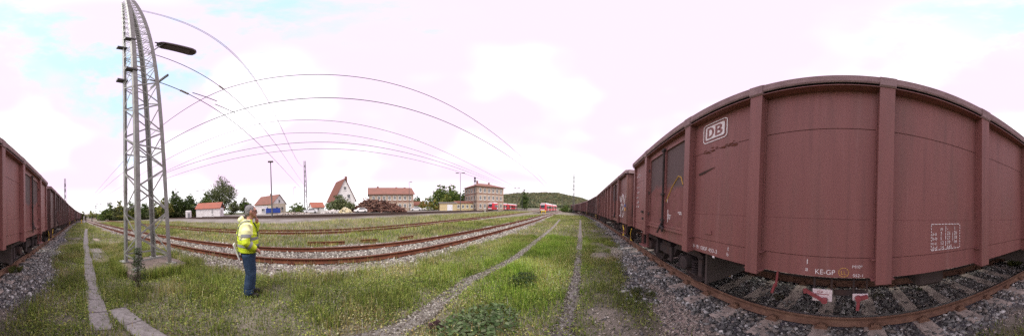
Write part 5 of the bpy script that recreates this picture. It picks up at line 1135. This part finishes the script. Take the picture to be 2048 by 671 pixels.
tf = sstep(.5,.68,fbm(X+9,Y,.55,4)); pn = sstep(.08,.45,np.minimum(near_path(X,Y,PATHA),near_path(X,Y,PATHB))); hh = (.030+.045*fbm(X-4,Y,.8,3)+.03*pn+(.10*tf+.05*lu)*pn)*rng.uniform(.4,1.45,len(X)); blades('grass','short mixed green and dry grass around the camera', X, Y, hh, .0075, gcol(X,Y,.20-.1*0,1.0)*np.stack([1+.02*lu,1+.26*lu,1-.20*lu],-1))
X, Y = sample(260000, -9, 9.5, -4.6, 2.3); d_, lu = dens(X,Y); k = (rng.random(len(X)) < d_*(.35+.65*sstep(.36,.58,fbm(X-20,Y+6,.7,3)))) & ~blocked(X,Y); X, Y, lu = X[k], Y[k], lu[k]
leaves('weeds','low leafy weeds and clover growing through the near grass', X, Y, rng.uniform(.015,.085,len(X))*(.6+.6*fbm(X,Y,.6,2)), .033, gcol(X,Y,.06,1.0))
X, Y = sample(15000, -9, 9.5, -4.6, 2.3); d_, lu = dens(X,Y); k = (rng.random(len(X)) < d_*.8) & ~blocked(X,Y); X, Y = X[k], Y[k]
leaves('flowers','tiny pale flower heads and seed specks over the near grass', X, Y, rng.uniform(.05,.14,len(X)), .014, np.array([(.62,.58,.46),(.45,.42,.22),(.70,.67,.62)])[rng.integers(0,3,len(X))], cat='flowers')
X, Y = sample(26000, -9, 9.5, -4.6, 1.6); d_, lu = dens(X,Y); k = (rng.random(len(X)) < d_*sstep(.42,.62,fbm(X+2,Y+7,.8,3))*sstep(.1,.4,np.minimum(near_path(X,Y,PATHA),near_path(X,Y,PATHB)))) & ~blocked(X,Y); X, Y = X[k], Y[k]
blades('weed_stalks','thin ragged weed stalks standing above the near grass', X, Y, rng.uniform(.12,.34,len(X)), .006, gcol(X,Y,.38,1.1), .55, 'weeds')
n_ = len(X); rp = rng.integers(2,6,n_); XX = np.repeat(X,rp)+rng.normal(size=rp.sum())*.03; YY = np.repeat(Y,rp)+rng.normal(size=rp.sum())*.03
leaves('weed_leaves','small leaves on the ragged weed stalks of the near grass', XX, YY, rng.uniform(.06,.24,len(XX)), .022, gcol(XX,YY,.12,1.05), 1.0)
# farther: longer-spaced, bigger tufts
def farok(x, y): return ~((x > -9) & (x < 9.5) & (y > -4.6) & (y < 2.2))
X, Y = sample(300000, -40, 45, -13.6, 2.2); z_ = zones(X,Y); r_ = np.hypot(X,Y); k = (rng.random(len(X)) < z_[3]*np.clip(16/r_,.3,1)) & farok(X,Y) & offrail(X,Y,T2) & offrail(X,Y,T3); k &= ~((X > 1.9) & (X < 22) & (np.abs(Y+.26+.0016*X*X) < .17)); k &= ~((X < 0) & ((near_path(X,Y,PATHA) < .12) | (near_path(X,Y,PATHB) < .14))); X, Y = X[k], Y[k]
blades('grass','grass of the strips between the tracks', X, Y, (.08+.14*fbm(X,Y,1.2,3)*(Y < -6)+.06*fbm(X,Y,1.0,2))*rng.uniform(.5,1.4,len(X)), .010+.0007*np.hypot(X,Y), gcol(X,Y,.25,.92), .95)
X, Y = sample(190000, -70, 45, -46, -11.5); q = Y-.8*T3n(X); k = (q < -13.4+.5*(vnoise(X,Y,2)-.5)) & (q > -25.6+4.4*sstep(-2,7,X)+1.5*(vnoise(X,Y,3)-.5)) & offrail(X,Y,T3); X, Y = X[k], Y[k]
blades('tall_grass','tall yellowish grass belt behind the overgrown track', X, Y, (.12+.42*fbm(X,Y,2.2,3))*rng.uniform(.4,1.3,len(X)), .018, gcol(X,Y,.42,.95), .9)
X, Y = sample(16000, -7, 7.5, -4.9, -3.2); k = (rng.random(len(X)) < sstep(.45,.6,fbm(X,Y,.5,3))*.5) & offrail(X,Y,T2); X, Y = X[k], Y[k]
blades('dry_weeds','thin dry weed stalks along the near rail behind the man', X, Y, rng.uniform(.08,.26,len(X)), .006, gcol(X,Y,.5,1.1), .4, 'weeds')
X, Y = sample(16000, -30, 40, 4.9, 12); X, Y = X, Y
blades('grass','grass verge on the far side of the freight train', X, Y, rng.uniform(.1,.3,len(X)), .03, gcol(X,Y,.25,1.1), .5)
n_ = 9000; t_ = rng.random(n_)*4; sd_ = np.floor(t_); f_ = (t_-sd_)*2-1; ox = np.where(sd_ == 0, -1, np.where(sd_ == 2, 1, f_)); oy = np.where(sd_ == 1, -1, np.where(sd_ == 3, 1, f_))
X = MC[0]+.03+ox*.80+rng.normal(size=n_)*.07; Y = MC[1]-.09+oy*.94+rng.normal(size=n_)*.07; k = vnoise(X,Y,.45) > .30; X, Y = X[k], Y[k]
blades('edge_grass','longer grass fringing the concrete block of the mast', X, Y, rng.uniform(.10,.40,len(X)), .009, gcol(X,Y,.12,1.0), .6)
# single plants
def plant(name, label, x, y, rx, ry, h, n, ls, pal, cat='plant', stalk=0, blade=0):
    o = empty(name, (x,y,float(gz(x,y)))); tag(o, label, cat)
    if blade:
        a = rng.random(blade)*6.28; q = rng.random(blade)**.5; mb = MB()
        for i in range(blade):
            bx, by = q[i]*rx*math.cos(a[i]), q[i]*ry*math.sin(a[i]); hh_ = h*rng.uniform(.5,1); o2 = (math.cos(a[i])*hh_*.4, math.sin(a[i])*hh_*.4); mb.add([(bx-.005,by,0),(bx+.005,by,0),(bx+o2[0]*.4+.003,by+o2[1]*.4,hh_*.65),(bx+o2[0],by+o2[1],hh_)],[(0,1,2),(0,2,3)])
        V = np.array(mb.v); npmesh('blade_tuft', V, np.array(mb.f), 'leaf_attr', np.repeat((np.array(pal)[rng.integers(0,len(pal),blade)]*rng.uniform(.7,1.3,(blade,1))),4,axis=0), parent=o)
    if n:
        a = rng.random(n)*6.28; q = rng.random(n)**.5; z = h*(.15+.85*rng.random(n)**.8); sh = np.sqrt(np.clip(1-(z/h)**2*.7,.1,1)) if not stalk else .35+.65*(1-z/h); px_, py_ = q*rx*np.cos(a)*sh, q*ry*np.sin(a)*sh
        P = np.stack([px_,py_,z],-1); nr = np.stack([rng.normal(size=n)*.5,rng.normal(size=n)*.5,np.ones(n)],-1); nr /= np.linalg.norm(nr,axis=1,keepdims=True); u = np.cross(nr,rng.normal(size=(n,3))); u /= np.linalg.norm(u,axis=1,keepdims=True); v = np.cross(nr,u); s = (ls*rng.uniform(.6,1.3,n))[:,None]
        V = np.stack([P-u*s*.5,P-v*s*.36-u*s*.1,P-v*s*.22+u*s*.3-nr*s*.05,P+u*s*.55-nr*s*.15,P+v*s*.22+u*s*.3-nr*s*.05,P+v*s*.36-u*s*.1],1).reshape(-1,3); Fp = np.concatenate([6*np.arange(n)[:,None]+np.array([[0,1,2,3]]),6*np.arange(n)[:,None]+np.array([[0,3,4,5]])],0)
        npmesh('foliage', V, Fp, 'leaf_attr', np.repeat(np.array(pal)[rng.integers(0,len(pal),n)]*rng.uniform(.7,1.3,(n,1)),6,axis=0), parent=o)
        st = MB()
        for i in range(max(4,n//40)):
            j = rng.integers(n); st.tube([(px_[j]*.3,py_[j]*.3,0),(px_[j]*.7,py_[j]*.7,z[j]*.6),tuple(P[j])],.004,4)
        tag(st.build('stems','bark',o), kind='stuff')
    return o
BR = [(.11,.18,.07),(.15,.23,.09),(.20,.27,.13),(.08,.13,.05),(.24,.29,.16)]
plant('bramble','leafy dark green bramble patch at the lower edge of the picture', -1.42,-1.16,.70,.46,.19,900,.055,BR,'bramble')
plant('bramble','small dark bramble clump in the grass beyond the big bramble patch', -3.1,-1.35,.45,.35,.20,420,.05,[(.05,.085,.035),(.07,.105,.04)],'bramble')
plant('purple_weed','small purplish withered weed left of the bramble patch', -1.05,-1.5,.12,.10,.12,60,.05,[(.10,.055,.06),(.08,.05,.05)],'weed')
plant('tall_weed','tall bushy weed standing before the concrete block of the mast', 3.28,-1.22,.26,.24,.95,620,.042,[(.075,.11,.05),(.10,.13,.06),(.13,.15,.085),(.05,.075,.035)],'weed',1)
plant('grass_tuft','bright grass tuft against the rail at the left edge of the picture', 4.5,1.85,.30,.16,.17,0,.03,GP,'grass tuft',0,420)
plant('grass_tuft','bright grass tuft between the rails at the right edge of the picture', 4.75,2.85,.25,.2,.18,0,.03,GP,'grass tuft',0,380)
plant('grass_tuft','isolated grass tuft in the pale sand right of the gravel strip', -2.75,.95,.26,.2,.13,0,.03,GP,'grass tuft',0,420)
plant('moss_patch','low mossy weed by a sleeper under the wagon, right of the white plates', .62,3.0,.14,.16,.06,220,.02,[(.12,.12,.04),(.09,.085,.03)],'weed')
plant('moss_patch','low mossy weed by a sleeper under the wagon, left of the white plates', -1.15,2.7,.14,.18,.06,220,.02,[(.14,.12,.045),(.10,.08,.03)],'weed')
plant('moss_patch','green sprout on the ballast under the wagon beyond the dark reservoir', 1.5,3.1,.10,.10,.07,120,.022,[(.10,.14,.04)],'weed')
plant('reddish_weed','reddish brown weed patch right of the mast block', 2.3,-2.2,.35,.3,.16,260,.03,[(.20,.12,.08),(.15,.10,.06),(.12,.12,.05)],'weed')
